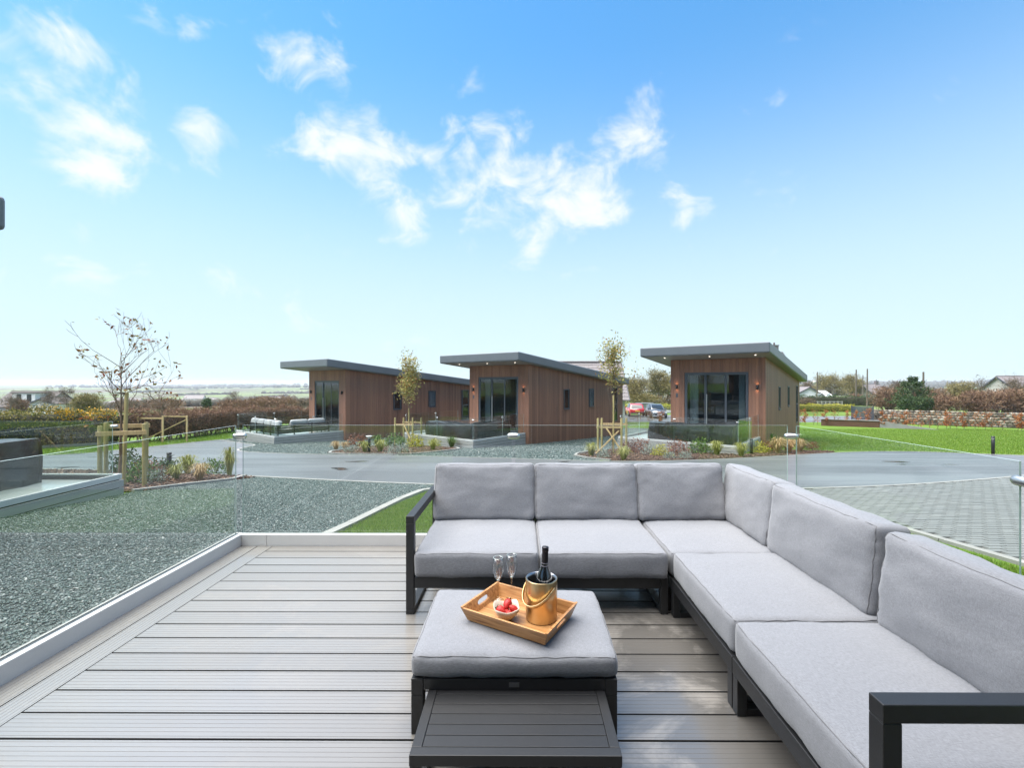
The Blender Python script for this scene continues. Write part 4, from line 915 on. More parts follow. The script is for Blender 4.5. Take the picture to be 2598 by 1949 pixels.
# ================================================================== trees, stakes, bollards
def branchy(seed, h, trunk_r, fork, spread, levels=4, n0=7, up=.55, twist=.35, sides=6, crown_top=None, minr=.0045):
    """tapered trunk with limbs; returns mesh builder (0 trunk, 1 limbs) and list of twig tips"""
    r_ = random.Random(seed); tr_, lb = MB(), MB(); tips = []
    pts = [Vector((0, 0, 0))]; d = Vector((r_.uniform(-.03, .03), r_.uniform(-.03, .03), 1))
    seg = 9; H = h * .92
    for i in range(seg): pts.append(pts[-1] + (d + Vector((r_.uniform(-.05, .05), r_.uniform(-.05, .05), 0))).normalized() * H / seg)
    rad = [trunk_r * (1 - .88 * (i / seg)) + minr for i in range(seg + 1)]
    tr_.tube(pts, rad, sides + 2)
    def grow(p, d, ln, rad0, lv):
        n = 4; q = [p]; dd = d.copy()
        for i in range(n):
            dd = (dd + Vector((r_.gauss(0, twist*.4), r_.gauss(0, twist*.4), r_.gauss(0, twist*.3) + up*.16))).normalized(); q.append(q[-1] + dd * ln / n)
        lb.tube(q, [max(minr, rad0 * (1 - .72 * i / n)) for i in range(n + 1)], sides if lv > 1 else 4, 0, False)
        if lv <= 0: tips.extend([(q[-1], dd), (q[2], dd), (q[3], dd)]); return
        for k in range(r_.randint(2, 4)):
            t = r_.uniform(.3, 1); i = min(n-1, int(t * n)); b = q[i].lerp(q[i+1], t*n - i)
            nd = (dd + Vector((r_.gauss(0, .6), r_.gauss(0, .6), r_.gauss(0, .4))) * (.7 + spread*.4)).normalized(); grow(b, nd, ln * r_.uniform(.45, .75), rad0 * .5, lv - 1)
        tips.append((q[-1], dd))
    for k in range(n0):
        t = fork + (1 - fork) * (k + r_.uniform(0, .8)) / n0; i = min(seg - 1, int(t * seg)); p = pts[i].lerp(pts[i+1], min(1, t*seg - i)); a = k * 2.4 + r_.uniform(-.5, .5)
        e = spread * (1.15 - .6 * t); grow(p, Vector((math.cos(a) * e, math.sin(a) * e, up)).normalized(), h * (.40 - .18 * (t - fork)) * r_.uniform(.8, 1.15), trunk_r * .5 * (1.1 - t*.7), levels - 2)
    tips.append((pts[-1], Vector((0, 0, 1)))); return tr_, lb, tips
LEAF = {
 'rust': leafy('autumn_leaf', [(0, (.16, .05, .02)), (.35, (.22, .11, .03)), (.6, (.13, .12, .03)), (.85, (.20, .18, .05)), (1, (.32, .06, .03))]),
 'olive': leafy('olive_leaf', [(0, (.20, .20, .055)), (.5, (.34, .32, .10)), (.8, (.44, .35, .12)), (1, (.42, .20, .08))]),
 'beech': leafy('copper_beech_leaf', [(0, (.22, .06, .015)), (.5, (.34, .11, .03)), (1, (.42, .18, .06))]),
 'gorse': leafy('gorse_needle', [(0, (.045, .055, .014)), (.45, (.11, .12, .03)), (.8, (.27, .22, .06)), (1, (.42, .33, .10))]),
 'gorse_flower': leafy('gorse_flower', [(0, (.60, .30, .01)), (1, (.75, .45, .03))]),
 'hedge': leafy('beech_hedge_leaf', [(0, (.08, .042, .028)), (.5, (.19, .10, .066)), (.85, (.29, .165, .105)), (1, (.36, .25, .14))]),
 'hedge_green': leafy('mixed_hedge_leaf', [(0, (.03, .03, .014)), (.6, (.09, .085, .03)), (1, (.24, .21, .09))]),
 'yellow': leafy('golden_privet_leaf', [(0, (.22, .22, .02)), (.6, (.42, .38, .04)), (1, (.55, .48, .10))]),
 'yellowgreen': leafy('yellow_green_blade', [(0, (.16, .18, .03)), (.6, (.33, .33, .08)), (1, (.48, .44, .18))]),
 'tan': leafy('straw_blade', [(0, (.30, .19, .08)), (.6, (.48, .33, .16)), (1, (.62, .48, .28))]),
 'green': leafy('mid_green_leaf', [(0, (.045, .10, .02)), (.6, (.10, .18, .035)), (1, (.20, .27, .07))]),
 'dark': leafy('dark_green_leaf', [(0, (.018, .04, .012)), (.6, (.045, .085, .024)), (1, (.10, .14, .045))]),
 'silver': leafy('silver_leaf', [(0, (.17, .21, .17)), (.6, (.28, .32, .27)), (1, (.42, .44, .38))]),
 'red': leafy('russet_leaf', [(0, (.11, .032, .02)), (.6, (.20, .07, .035)), (1, (.30, .13, .06))]),
 'twig': leafy('winter_twig', [(0, (.075, .055, .04)), (.6, (.14, .105, .07)), (1, (.22, .165, .10))], .8, .1),
 'twig_olive': leafy('willow_twig', [(0, (.12, .10, .035)), (.6, (.21, .175, .07)), (1, (.30, .25, .11))], .8, .1),
 'twig_red': leafy('thorn_twig', [(0, (.11, .06, .042)), (.6, (.20, .12, .075)), (1, (.29, .19, .105))], .8, .1),
}
def leaf_obj(name, P, ln, w, mat, parent, up=.2, Nrm=None):
    if len(P) == 0: return
    V, F = leaves(np.array(P), ln, w, rs, up, Nrm); return link(name, np_mesh(name, V, F, mat), parent)
def young_tree(label, loc, h, seed, leaf, nleaf, spread, fork, tr_r=.035, ll=.075, lw=.032, levels=4, n0=7, up=.55, name='young_tree', jitter=.10, twist=.35, rz=0, wd=None, minr=.0045):
    t = thing(name, label, 'tree', loc, rz); a, b, tips = branchy(seed, h, tr_r, fork, spread, levels, n0, up, twist, minr=minr)
    mx = np.percentile([max(abs(p.x), abs(p.y)) for p, _ in tips], 92); kx = (wd/2)/mx if wd else 1; kz = h / max(p.z for p, _ in tips)
    for m_ in (a, b): m_.v = [(x*kx, y*kx, z*kz) if m_ is b else (x*min(1, kx) if z > h*fork else x*(1+(min(1, kx)-1)*z/(h*fork)), y*min(1, kx) if z > h*fork else y*(1+(min(1, kx)-1)*z/(h*fork)), z*kz) for x, y, z in m_.v]
    tips = [(Vector((p.x*kx, p.y*kx, p.z*kz)), d) for p, d in tips]
    a.build('trunk', MT['bark'], t); b.build('branches', MT['bark'], t)
    P = []
    r_ = random.Random(seed + 1)
    for _ in range(nleaf): p, d = r_.choice(tips); P.append(p + Vector((r_.gauss(0, jitter), r_.gauss(0, jitter), r_.gauss(0, jitter))))
    leaf_obj('crown', P, ll, lw, LEAF[leaf], t); return t
def stake(parent_label, p, h, r=.042, mat='stake_green', lean=(0, 0), name='stake', root=None):
    z = g(p[0], p[1]); m_ = MB(); b = Vector((p[0], p[1], z - .15)); e = Vector((p[0] + lean[0], p[1] + lean[1], z + h)); m_.tube([b, e - Vector((0, 0, .02)), e], [r, r, r*.88], 14, 0)
    return m_.build(name, MT[mat], root)
def tree_guard(label, stakes, rails, braces=(), r=.042, rail_w=.028, rail_h=.085):
    c = stakes[0]; t = thing('tree_guard', label, 'tree support', (0, 0, 0), 0, 'timber frames staking the young trees')
    for s in stakes: stake(None, (s[0], s[1]), s[2], r, s[3] if len(s) > 3 else 'stake_green', root=t)
    for a, b, w in rails: MB().bar(a, b, rail_w, rail_h).build('rail', MT['stake'], t, bevel=.003)
    for a, b in braces: MB().bar(a, b, .05, .05).build('brace', MT['stake'], t, bevel=.003)
    return t
def rail_between(p, q, z, ext=.06, off=0):
    a = Vector((p[0], p[1], z)); b = Vector((q[0], q[1], z)); d = (b - a).normalized(); o = Vector((-d.y, d.x, 0)) * off; return (a - d*ext + o, b + d*ext + o, 0)
# left tree, nearest
T1 = (-8.64, 9.75)
young_tree('nearly bare young tree with a few red and brown leaves, tallest at the left', (T1[0], T1[1], g(*T1) - .05), 3.78, 5, 'rust', 230, 1.0, .46, .05, .10, .045, 4, 15, .42, twist=.45, wd=1.7, jitter=.03)
S1, S2, S3, S4 = (-8.63, 9.3), (-9.1, 9.95), (-7.98, 9.62), (-8.42, 10.2)
zt = .44
tree_guard('stout pale timber stake frame around the nearest bare tree', [S1 + (1.30,), S2 + (1.36,), S3 + (1.33,), S4 + (1.36,)],
    [rail_between(S1, S3, zt, .05, -.055), rail_between(S2, S4, zt + .08, .05, .055)], r=.042, rail_h=.09)
st1 = tag(stake(None, (-8.50, 9.70), 2.0, .036, 'stake_green', (.03, 0.05), name='tree_stake'), 'tall slim stake tied to the trunk of the nearest bare tree', 'stake')
tie = MB(); tie.tube([(-8.64 + .07*math.cos(t*math.pi/8)+.06, 9.75 + .07*math.sin(t*math.pi/8), g(*T1) + 2.0) for t in range(17)], .012, 6, 0, False); tag(tie.build('tree_tie', MT['rubber']), 'black rubber tie round the nearest bare trunk', 'tie')
# second left tree
T2 = G(408, 1122); young_tree('small bare round headed tree in front of the brown hedge', T2, 3.1, 12, 'red', 70, 1.0, .55, .065, .08, .04, 4, 11, .6, twist=.4, wd=2.0, minr=.013)
w = 1.05; q = T2
SS = [(q.x-1.1, q.y-.35), (q.x-.45, q.y+.6), (q.x+.40, q.y-.45), (q.x+1.2, q.y+.3)]
tree_guard('pale timber stake frame before the brown hedge with one long diagonal brace', [s + (1.5, 'stake') for s in SS], [rail_between(SS[0], SS[2], q.z + 1.38), rail_between(SS[1], SS[3], q.z + 1.42)], [((SS[0][0]+.1, SS[0][1], q.z + .02), (SS[3][0], SS[3][1]-.06, q.z + 1.25))], r=.05)
# middle and right bed trees (evergreen magnolia-like)
for px, py, h, seed, lab, flab, n in ((1036, 1130, 4.8, 22, 'slender young tree with dense olive leaves in the middle bed', 'timber stake frame round the slender tree in the middle bed', 2400), (1553, 1150, 4.95, 33, 'slender young tree with sparse olive leaves beside the right lodge', 'timber stake frame round the slender tree in the right bed', 1300)):
    q = G(px, py)
    young_tree(lab, q, h, seed, 'olive', n, .36, (.32 if n > 2000 else .42), .040, .12, .055, 4, 13, 1.25, jitter=.17 if n > 2000 else .11, twist=.28, wd=.74 if n > 2000 else .86)
    SS = [(q.x-.62, q.y-.25), (q.x-.35, q.y+.4), (q.x+.30, q.y-.35), (q.x+.62, q.y+.2)]
    tree_guard(flab, [s + (1.42,) for s in SS], [rail_between(SS[0], SS[2], q.z + 1.08), rail_between(SS[1], SS[3], q.z + 1.15)], [((SS[1][0]+.1, SS[1][1]-.35, q.z + 1.05), (SS[2][0]+.08, SS[2][1]-.15, q.z - .02)), ((SS[2][0]-.1, SS[2][1], q.z+.95), (SS[0][0]-.15, SS[0][1]-.1, q.z-.02))][: (1 if n > 2000 else 2)], r=.045)
    tag(stake(None, (q.x+.04, q.y-.07), 2.35 if n < 2000 else 1.9, .035, 'stake_green', name='tree_stake'), 'slim upright stake behind the trunk of the ' + ('middle bed tree' if n > 2000 else 'right bed tree'), 'stake')
def bollard(px, py, h, label, flare):
    q = G(px, py); b = thing('bollard_light', label, 'light', q, 0, 'black bollard lights')
    MB().lathe([(.0, 0), (.055, 0), (.055, h*.86), (.05, h*.865)], 18).build('post', MT['black'], b)
    if flare:
        MB().lathe([(.045, h*.86), (.05, h*.88), (.13, h*1.0), (.13, h*1.012), (.0, h*1.015)], 20).build('lamp_head', plain('frosted_lamp_head', (.75, .75, .72), .3), b)
    else:
        MB().lathe([(.045, h*.865), (.045, h*.91), (.0, h*.91)], 18).build('lamp_lens', MT['lamp_off'], b); MB().lathe([(.056, h*.90), (.056, h*1.0), (.0, h*1.002)], 18).build('cap', MT['black'], b)
bollard(426, 1203, .55, 'black bollard light in the left bed', False)
bollard(936, 1149, .68, 'bollard light with a flared pale head in the middle bed', True)
bollard(1905, 1154, .62, 'dark bollard light at the corner of the right lodge deck', False)
bollard(2514, 1153, .72, 'black bollard light on the edge of the lawn at the right', False)

# ------------------------------------------------------------------ bedding plants
rs2 = np.random.RandomState(11)
def tuft(n, h, spread, mat, arch=.9):
    V, F = [], []
    a = rs2.uniform(0, 2*np.pi, n); l = h * rs2.uniform(.6, 1.15, n); out_ = spread * rs2.uniform(.15, 1, n)
    for i in range(n):
        d = np.array([math.cos(a[i]), math.sin(a[i]), 0]); e = np.array([-d[1], d[0], 0]) * .006; p0 = d * rs2.uniform(0, .05); p1 = d*out_[i]*.5 + [0, 0, l[i]*.8]; p2 = d*out_[i] + [0, 0, l[i]*(1 - arch*.55*out_[i]/spread)]
        b = len(V); V += [p0 - e, p0 + e, p1 + e*.8, p1 - e*.8, p2]; F += [(b, b+1, b+2, b+3), (b+3, b+2, b+4, b+4)]
    return np.array(V), [f if f[2] != f[3] else f[:3] for f in F]
def plant_mesh(kind, k):
    me = bpy.data.meshes.new(kind)
    if kind in ('yellowgreen', 'tan', 'green_grass', 'pale'):
        mat = {'green_grass': 'green', 'pale': 'yellowgreen'}.get(kind, kind); V, F = tuft(170, .42 if kind != 'pale' else .75, .36 if kind != 'pale' else .3, mat)
        me.from_pydata(V.tolist(), [], F); me.materials.append(LEAF[mat]); me.update(); return me
    n = {'dark': 420, 'green': 420, 'yellow': 360, 'silver': 420, 'red': 420}[kind]
    P = rs2.normal(size=(n, 3)); P /= np.linalg.norm(P, axis=1)[:, None]; P *= rs2.uniform(.35, 1, (n, 1)) ** .5; P[:, 2] = np.abs(P[:, 2]); P *= [.3, .3, .36]; P *= (1 + .35*rs2.normal(size=(n, 1))*.5)
    P[:, 2] = np.abs(P[:, 2])
    V, F = leaves(P, {'silver': .05, 'red': .055}.get(kind, .085), .03, rs2, .7); m2 = np_mesh(kind, V, F, LEAF[kind]); return m2
PM = {}
for kd in ('yellowgreen', 'tan', 'green_grass', 'pale', 'dark', 'green', 'yellow', 'silver', 'red'): PM[kd] = [plant_mesh(kd, j) for j in range(2)]
stem_me = MB()
for k in range(9): stem_me.tube([(0, 0, -.02), (.12*math.cos(k*.7*2), .12*math.sin(k*.7*2), .16), (.22*math.cos(k*1.4), .22*math.sin(k*1.4), .30)], [.007, .005, .002], 4, 0, False)
stem_me = stem_me.mesh('stems', MT['bark'])
pname = {'yellowgreen': 'ornamental_grass', 'tan': 'ornamental_grass', 'green_grass': 'ornamental_grass', 'pale': 'ornamental_grass', 'dark': 'shrub', 'green': 'shrub', 'yellow': 'shrub', 'silver': 'shrub', 'red': 'shrub'}
def plant(kind, px, py, s, label, sz=1.0):
    s *= 1.3
    q = G(px, py); t = thing(pname[kind], label, 'plant', q, rnd.uniform(0, 6.28), 'plants in the bark beds')
    o = link('foliage', rnd.choice(PM[kind]), t); o.scale = (s, s, s * sz)
    if pname[kind] == 'shrub': o2 = link('stems', stem_me, t); o2.scale = (s, s, s)
L_, M_, R_ = 'left bed', 'middle bed', 'right bed'
for a in [
 ('yellowgreen', 443, 1219, .75, 'pale green grass tuft in the left bed, left of the straw one'), ('tan', 503, 1222, .85, 'straw coloured grass tuft at the front of the left bed'),
 ('yellowgreen', 474, 1205, 1.0, 'arching yellow green grass behind the straw tuft in the left bed'), ('green', 541, 1203, .8, 'upright green shrub near the right tip of the left bed'),
 ('pale', 580, 1208, .8, 'tall wispy pale grass at the right tip of the left bed'), ('dark', 409, 1210, .9, 'dark green low shrub beside the left bollard light'),
 ('green', 350, 1226, .95, 'yellow green leafy shrub at the foot of the front stake'), ('dark', 322, 1200, 1.25, 'tall dark leafy shrub at the corner of the left deck'), ('silver', 385, 1228, .7, 'low silvery mound at the front edge of the left bed'),
 ('red', 368, 1206, .8, 'brown twiggy shrub behind the front stake in the left bed'), ('red', 392, 1214, .7, 'small russet shrub between bollard and front stake'),
 ('tan', 852, 1144, .85, 'straw grass tuft at the left tip of the middle bed'), ('tan', 874, 1142, .75, 'second straw grass tuft from the left tip of the middle bed'), ('red', 905, 1136, 1.35, 'rusty orange shrub left of the flared bollard light'),
 ('silver', 886, 1150, .7, 'silvery low plant left of the flared bollard light'), ('yellowgreen', 925, 1149, 1.0, 'yellow green grass at the foot of the flared bollard'), ('yellowgreen', 964, 1148, 1.1, 'bright grass tuft right of the flared bollard light'),
 ('green_grass', 957, 1135, 1.2, 'green spiky grass behind the bright tuft in the middle bed'), ('green', 1000, 1133, 1.3, 'leafy green shrub left of the middle tree stakes'), ('green_grass', 1018, 1139, 1.1, 'green grass at the foot of the middle tree'),
 ('yellow', 1052, 1135, 1.2, 'yellow green shrub right of the middle tree stakes'), ('silver', 998, 1152, .8, 'silver mound at the front of the middle bed'), ('silver', 1021, 1149, .85, 'silver mound nearest the middle tree stakes'),
 ('yellowgreen', 1098, 1143, 1.0, 'pale arching grass at the right of the middle bed'), ('yellow', 1107, 1133, .9, 'golden shrub in front of the middle lodge deck'), ('green_grass', 1146, 1137, 1.1, 'tall green grass at the right tip of the middle bed'),
 ('red', 1076, 1128, 1.0, 'russet shrub against the middle lodge deck'), ('green', 1125, 1130, .9, 'small green shrub touching the middle lodge deck'),
 ('yellowgreen', 1500, 1158, 1.05, 'yellow green grass at the left tip of the right bed'), ('yellowgreen', 1582, 1169, 1.0, 'yellow green grass at the foot of the right tree stakes'), ('silver', 1530, 1162, .7, 'low silver plant between the grass and the right tree stakes'),
 ('silver', 1652, 1154, 1.0, 'white variegated shrub in the middle of the right bed'), ('yellow', 1676, 1157, .85, 'yellow variegated shrub next to the white variegated one'), ('silver', 1698, 1164, .6, 'small silvery grass at the front of the right bed'),
 ('silver', 1737, 1165, .65, 'round silver green cushion plant at the front of the right bed'), ('red', 1720, 1152, 1.25, 'red brown shrub in the middle of the right bed'), ('red', 1626, 1148, 1.2, 'brown shrub behind the right tree stakes'),
 ('green', 1775, 1151, 1.2, 'green shrub before the right lodge deck'), ('yellowgreen', 1818, 1155, 1.15, 'orange tinged grass before the right lodge deck corner'), ('yellowgreen', 1879, 1159, 1.1, 'pale grass tuft left of the deck corner bollard'),
 ('yellow', 1928, 1150, .9, 'bright yellow shrub right of the deck corner bollard'), ('tan', 1972, 1151, 1.35, 'large straw grass tuft right of the right lodge deck'), ('tan', 1999, 1150, 1.25, 'second straw grass tuft near the glass corner'),
 ('tan', 2028, 1147, 1.15, 'last straw grass tuft at the lawn end of the right bed'), ('green_grass', 1952, 1136, 1.4, 'tall green brown grass against the right lodge wall'), ('red', 2058, 1140, .8, 'low brown shrub at the lawn tip of the right bed'),
 ('red', 1590, 1148, 1.0, 'dark russet shrub just behind the right tree'), ('dark', 1800, 1147, .9, 'dark shrub against the fascia of the right lodge deck'), ('red', 1945, 1146, 1.0, 'russet shrub behind the bright yellow one')]:
    plant(*a)

# ================================================================== hedges
MT['hedge_core'] = plain('hedge_interior', (.045, .042, .022), .95, 0, .5, 9, .8, 14)
MT['hedge_core_brown'] = plain('beech_interior', (.085, .056, .038), .95, 0, .5, 9, .8, 14)
MT['hedge_core_gold'] = plain('golden_interior', (.12, .12, .02), .95, 0, .4, 6, .8, 10)
def hedge(label, line, h, th, n, mat, ln, w, stems=60, name='hedge', flower=None, stem_mat=None, base_gap=.12, fine=None, core_lo=-.05, core_hi=.9, core_mat=None):
    core_mat = core_mat or MT['hedge_core']
    L = smooth_poly(line, 6, False); d = [0]
    for a, b in zip(L, L[1:]): d.append(d[-1] + (b - a).length)
    Lx = np.array([p.x for p in L]); Ly = np.array([p.y for p in L]); D = np.array(d)
    c = L[len(L)//2]; t = thing(name, label, 'hedge', (c.x, c.y, g(c.x, c.y)))
    def at(s): return np.interp(s, D, Lx), np.interp(s, D, Ly)
    def sample(n, surf=.65):
        s = rs.uniform(0, D[-1], n); x, y = at(s); x2, y2 = at(np.minimum(s + .2, D[-1])); x1, y1 = at(np.maximum(s - .2, 0)); tx, ty = x2 - x1, y2 - y1; l = np.hypot(tx, ty) + 1e-9; tx /= l; ty /= l
        k = rs.uniform(0, 1, n); u = rs.uniform(-1, 1, n); v = rs.uniform(base_gap, 1, n); m1 = k < surf*.6; u[m1] = np.sign(u[m1]) * (1 - np.abs(rs.normal(0, .12, m1.sum()))); m2 = (k >= surf*.6) & (k < surf); v[m2] = 1 - np.abs(rs.normal(0, .07, m2.sum()))
        bump = 1 + .08 * np.sin(s*2.1) + .06 * np.sin(s*5.3 + 1) + rs.normal(0, .03, n)
        u *= th/2 * (1.05 - .25*v) * bump; v = v * h * bump; X = x - ty*u; Y = y + tx*u
        return np.column_stack([X - c.x, Y - c.y, np.array([g(a, b) for a, b in zip(X, Y)]) - g(c.x, c.y) + v]), s, v
    core = MB(); K_ = 10; ns = max(6, int(D[-1] / .35)); vs_ = []
    for i in range(ns + 1):
        s0 = D[-1] * i / ns; x, y = at(s0); x2, y2 = at(min(s0 + .2, D[-1])); x1, y1 = at(max(s0 - .2, 0)); l = math.hypot(x2 - x1, y2 - y1); tx, ty = (x2 - x1)/l, (y2 - y1)/l
        for k in range(K_):
            a_ = 2 * math.pi * k / K_; u = math.cos(a_); v = math.sin(a_); u = math.copysign(abs(u)**.6, u) * th * .36; v = math.copysign(abs(v)**.6, v); v = (core_lo + (core_hi - core_lo) * (v + 1) / 2) * h
            f = 1 + .22 * noise.noise(Vector((s0 * 1.7, k * .9, 2))); u *= f; v *= 1 + .07 * noise.noise(Vector((s0 * 2.3, k * .7, 7))); X, Y = x - ty*u, y + tx*u; vs_.append((X - c.x, Y - c.y, g(X, Y) - g(c.x, c.y) + v))
    core.add(vs_, [(i*K_+k, i*K_+(k+1) % K_, (i+1)*K_+(k+1) % K_, (i+1)*K_+k) for i in range(ns) for k in range(K_)] + [tuple(range(K_)), tuple(range(ns*K_, ns*K_+K_))], 0, True); core.build('inner_growth', core_mat, t)
    P, s_, v_ = sample(n); leaf_obj('foliage', P, ln, w, LEAF[mat], t, .4)
    if fine: P, _, _ = sample(n // 2, .85); leaf_obj('twigs', P, ln*2.4, w*.35, LEAF[fine], t, .9)
    if flower:
        P, s_, v_ = sample(int(n*.35), .95); k = (v_ > h*.72) & ((np.sin(s_*1.15 + .4) + .6*np.sin(s_*2.9)) > flower); leaf_obj('blossom', P[k], ln*.8, w*1.3, LEAF['gorse_flower'], t)
    m_ = MB()
    for k in range(stems):
        s = rnd.uniform(0, D[-1]); x, y = at(s); x += rnd.uniform(-.25, .25); y += rnd.uniform(-.25, .25); z = g(x, y) - g(c.x, c.y); x -= c.x; y -= c.y
        q = Vector((x, y, z - .1)); pts = [q]
        for j in range(4): pts.append(pts[-1] + Vector((rnd.gauss(0, .10), rnd.gauss(0, .10), h*.24)))
        m_.tube(pts, [.035, .028, .02, .012, .004], 5, 0, False)
    tag(m_.build('stems', stem_mat or MT['bark'], t), kind='stuff'); return t
hedge('dark gorse hedge with yellow blossom at the left', [(-30,8),(-27,12),(-24.4,17),(-22.9,20.5),(-22.2,24.6)], 1.75, 1.5, 32000, 'gorse', .12, .045, 70, flower=.1, base_gap=.0)
hedge('clipped brown beech hedge left of the lodges', [(-22.1,25.0),(-21.7,28),(-22.4,33),(-22.6,37),(-20.4,40.4),(-15,42.6),(-6,43.6)], 1.72, 1.3, 36000, 'hedge', .12, .05, 190, fine='twig_red', base_gap=.10, core_lo=.16, core_mat=MT['hedge_core_brown'])
hedge('low clipped golden hedge beyond the lawn', [(12.5,60),(20,61.5),(32,62.5),(45.5,62.5)], .98, 1.1, 14000, 'yellow', .14, .07, 40, base_gap=0, core_mat=MT['hedge_core_gold'])
hedge('far dark clipped hedge behind the golden hedge', [(56,92),(66,91),(76,88)], 1.9, 1.4, 6000, 'dark', .22, .11, 30, base_gap=0)
MB_rail = MB(); MB_rail.bar((-23.4,15.2,g(-23.4,15.2)+.05), (-21.0,25.2,g(-21,25.2)+.05), .06, .16); tag(MB_rail.build('gravel_board', MT['kerb']), 'grey gravel board along the foot of the gorse hedge', 'board')

# ================================================================== distant trees and shrubs
def at_d(px, d): x = (px - 1321) / 1155 * d; return Vector((x, d, g(x, d)))
def far_tree(label, px, d, ytop, width_px, mat, seed, ntw=2600, ln=.55, w=.05, up=.6, fork=.25, name='bare_tree', spread=.8, levels=5, n0=9, base=None, group='bare trees in the distance', z0=None):
    q = at_d(px, d); h = 1.5 - (ytop - 970) * d / 1155 - q.z; wd = width_px * d / 1155; t = thing(name, label, 'tree', q, 0, group)
    a, b, tips = branchy(seed, h, h*.022 + .03, fork, spread, levels, n0, up, .45, 4, minr=.012)
    # fit the crown to its measured width
    mx = max(max(abs(p.x), abs(p.y)) for p, _ in tips); k = (wd/2) / max(.1, mx*.92); top_ = max(p.z for p, _ in tips); kz = h / top_
    for m_ in (a, b): m_.v = [(x*(k if m_ is b else .9), y*(k if m_ is b else .9), z*kz) for x, y, z in m_.v]
    a.v = [(x*k/.9 if k < .9 else x, y*k/.9 if k < .9 else y, z) for x, y, z in a.v]
    a.build('trunk', MT['bark_far'], t); b.build('branches', MT['bark_far'], t)
    T = np.array([(p.x*k, p.y*k, p.z*kz) for p, _ in tips]); i = rs.randint(0, len(T), ntw); P = T[i] + rs.normal(0, ln*.55, (ntw, 3)); P[:, 2] = np.maximum(P[:, 2], .1)
    leaf_obj('crown', P, ln, w, LEAF[mat], t, .5); return t
def thicket(label, px, d, ytop, width_px, mat, seed, n=3500, ln=.5, w=.06, name='shrub', group='shrubs in the distance', zs=1.0, depth=None):
    q = at_d(px, d); h = 1.5 - (ytop - 970) * d / 1155 - q.z; wd = width_px * d / 1155; t = thing(name, label, 'shrub', q, 0, group)
    r_ = random.Random(seed); lob = [(r_.uniform(-.36, .36) * wd, r_.uniform(-.2, .2) * wd, r_.uniform(.35, .72) * h, r_.uniform(.20, .34)) for _ in range(9)] + [(0, 0, h*.62, .36)]
    P = []
    for lx, ly, lz, lr in lob:
        m = n // 10; D = rs.normal(size=(m, 3)); D /= np.linalg.norm(D, axis=1)[:, None]; D *= rs.uniform(.25, 1, (m, 1)) ** .5; P.append(D * [lr*wd, lr*wd*.8, min(h - lz, lz) * 1.0] + [lx, ly, lz])
    P = np.concatenate(P); P[:, 2] = np.clip(P[:, 2], .02, None); m_ = MB()
    for k in range(26):
        i = r_.randrange(len(P)); e = Vector(P[i]); b = Vector((e.x*.25, e.y*.25, -.1)); m_.tube([b, b.lerp(e, .5) + Vector((0, 0, h*.08)), e], [h*.018, h*.011, .012], 4, 0, False)
    m_.build('stems', MT['bark_far'], t); leaf_obj('foliage', P, ln, w, LEAF[mat], t, .7); return t
# left of the lodges
far_tree('bare tree left of the white dormer bungalow gable', 118, 78, 984, 34, 'twig', 51, 1300, .5, .035, fork=.35)
far_tree('bare round tree right of the white dormer bungalow', 163, 82, 985, 40, 'twig', 52, 1500, .5, .035, fork=.35)
thicket('olive green rounded bush behind the gorse hedge', 214, 52, 1000, 80, 'twig_olive', 61, 5000, .42, .05)
thicket('brown bush at the far left beside the bungalow', 40, 66, 1015, 50, 'twig_red', 62, 2500)
thicket('brown thicket behind the small bare tree', 330, 75, 1014, 110, 'twig', 63, 3000)
thicket('russet thicket behind the beech hedge near the small tree', 430, 68, 1014, 95, 'twig_red', 64, 3000)
thicket('dark evergreen bush beyond the beech hedge', 523, 70, 1012, 26, 'dark', 65, 1600, .3, .1)
thicket('brown thicket left of the left lodge', 590, 62, 1017, 90, 'twig_red', 66, 3000)
thicket('large russet thicket touching the left lodge', 690, 64, 1007, 110, 'twig_red', 67, 4200)
thicket('pale brown thicket further behind the left lodge', 760, 85, 1013, 80, 'twig', 68, 2600)
far_tree('faint bare tree far beyond the beech hedge', 588, 150, 996, 30, 'twig', 53, 900, .8, .07, fork=.2)
far_tree('thin bare tree at the left picture edge', 20, 60, 1005, 40, 'twig', 54, 500, .5, .03)
# between the middle and right lodges
far_tree('broad bare willow between the middle and right lodges', 1672, 78, 944, 95, 'twig_olive', 71, 4800, .7, .06, .8, .12, n0=12)
far_tree('second olive willow just right of the slate gable', 1612, 72, 962, 70, 'twig_olive', 72, 3800, .7, .06, .8, .12, n0=12)
far_tree('green tinged willow hidden partly by the right lodge', 1712, 84, 955, 80, 'twig_olive', 73, 3400, .7, .06, .8, .12, n0=12)
thicket('olive scrub at the foot of the willows', 1640, 70, 1000, 110, 'twig_olive', 74, 4000)
thicket('brown scrub at the foot of the willows by the lodge', 1700, 71, 1004, 70, 'twig', 75, 2600)
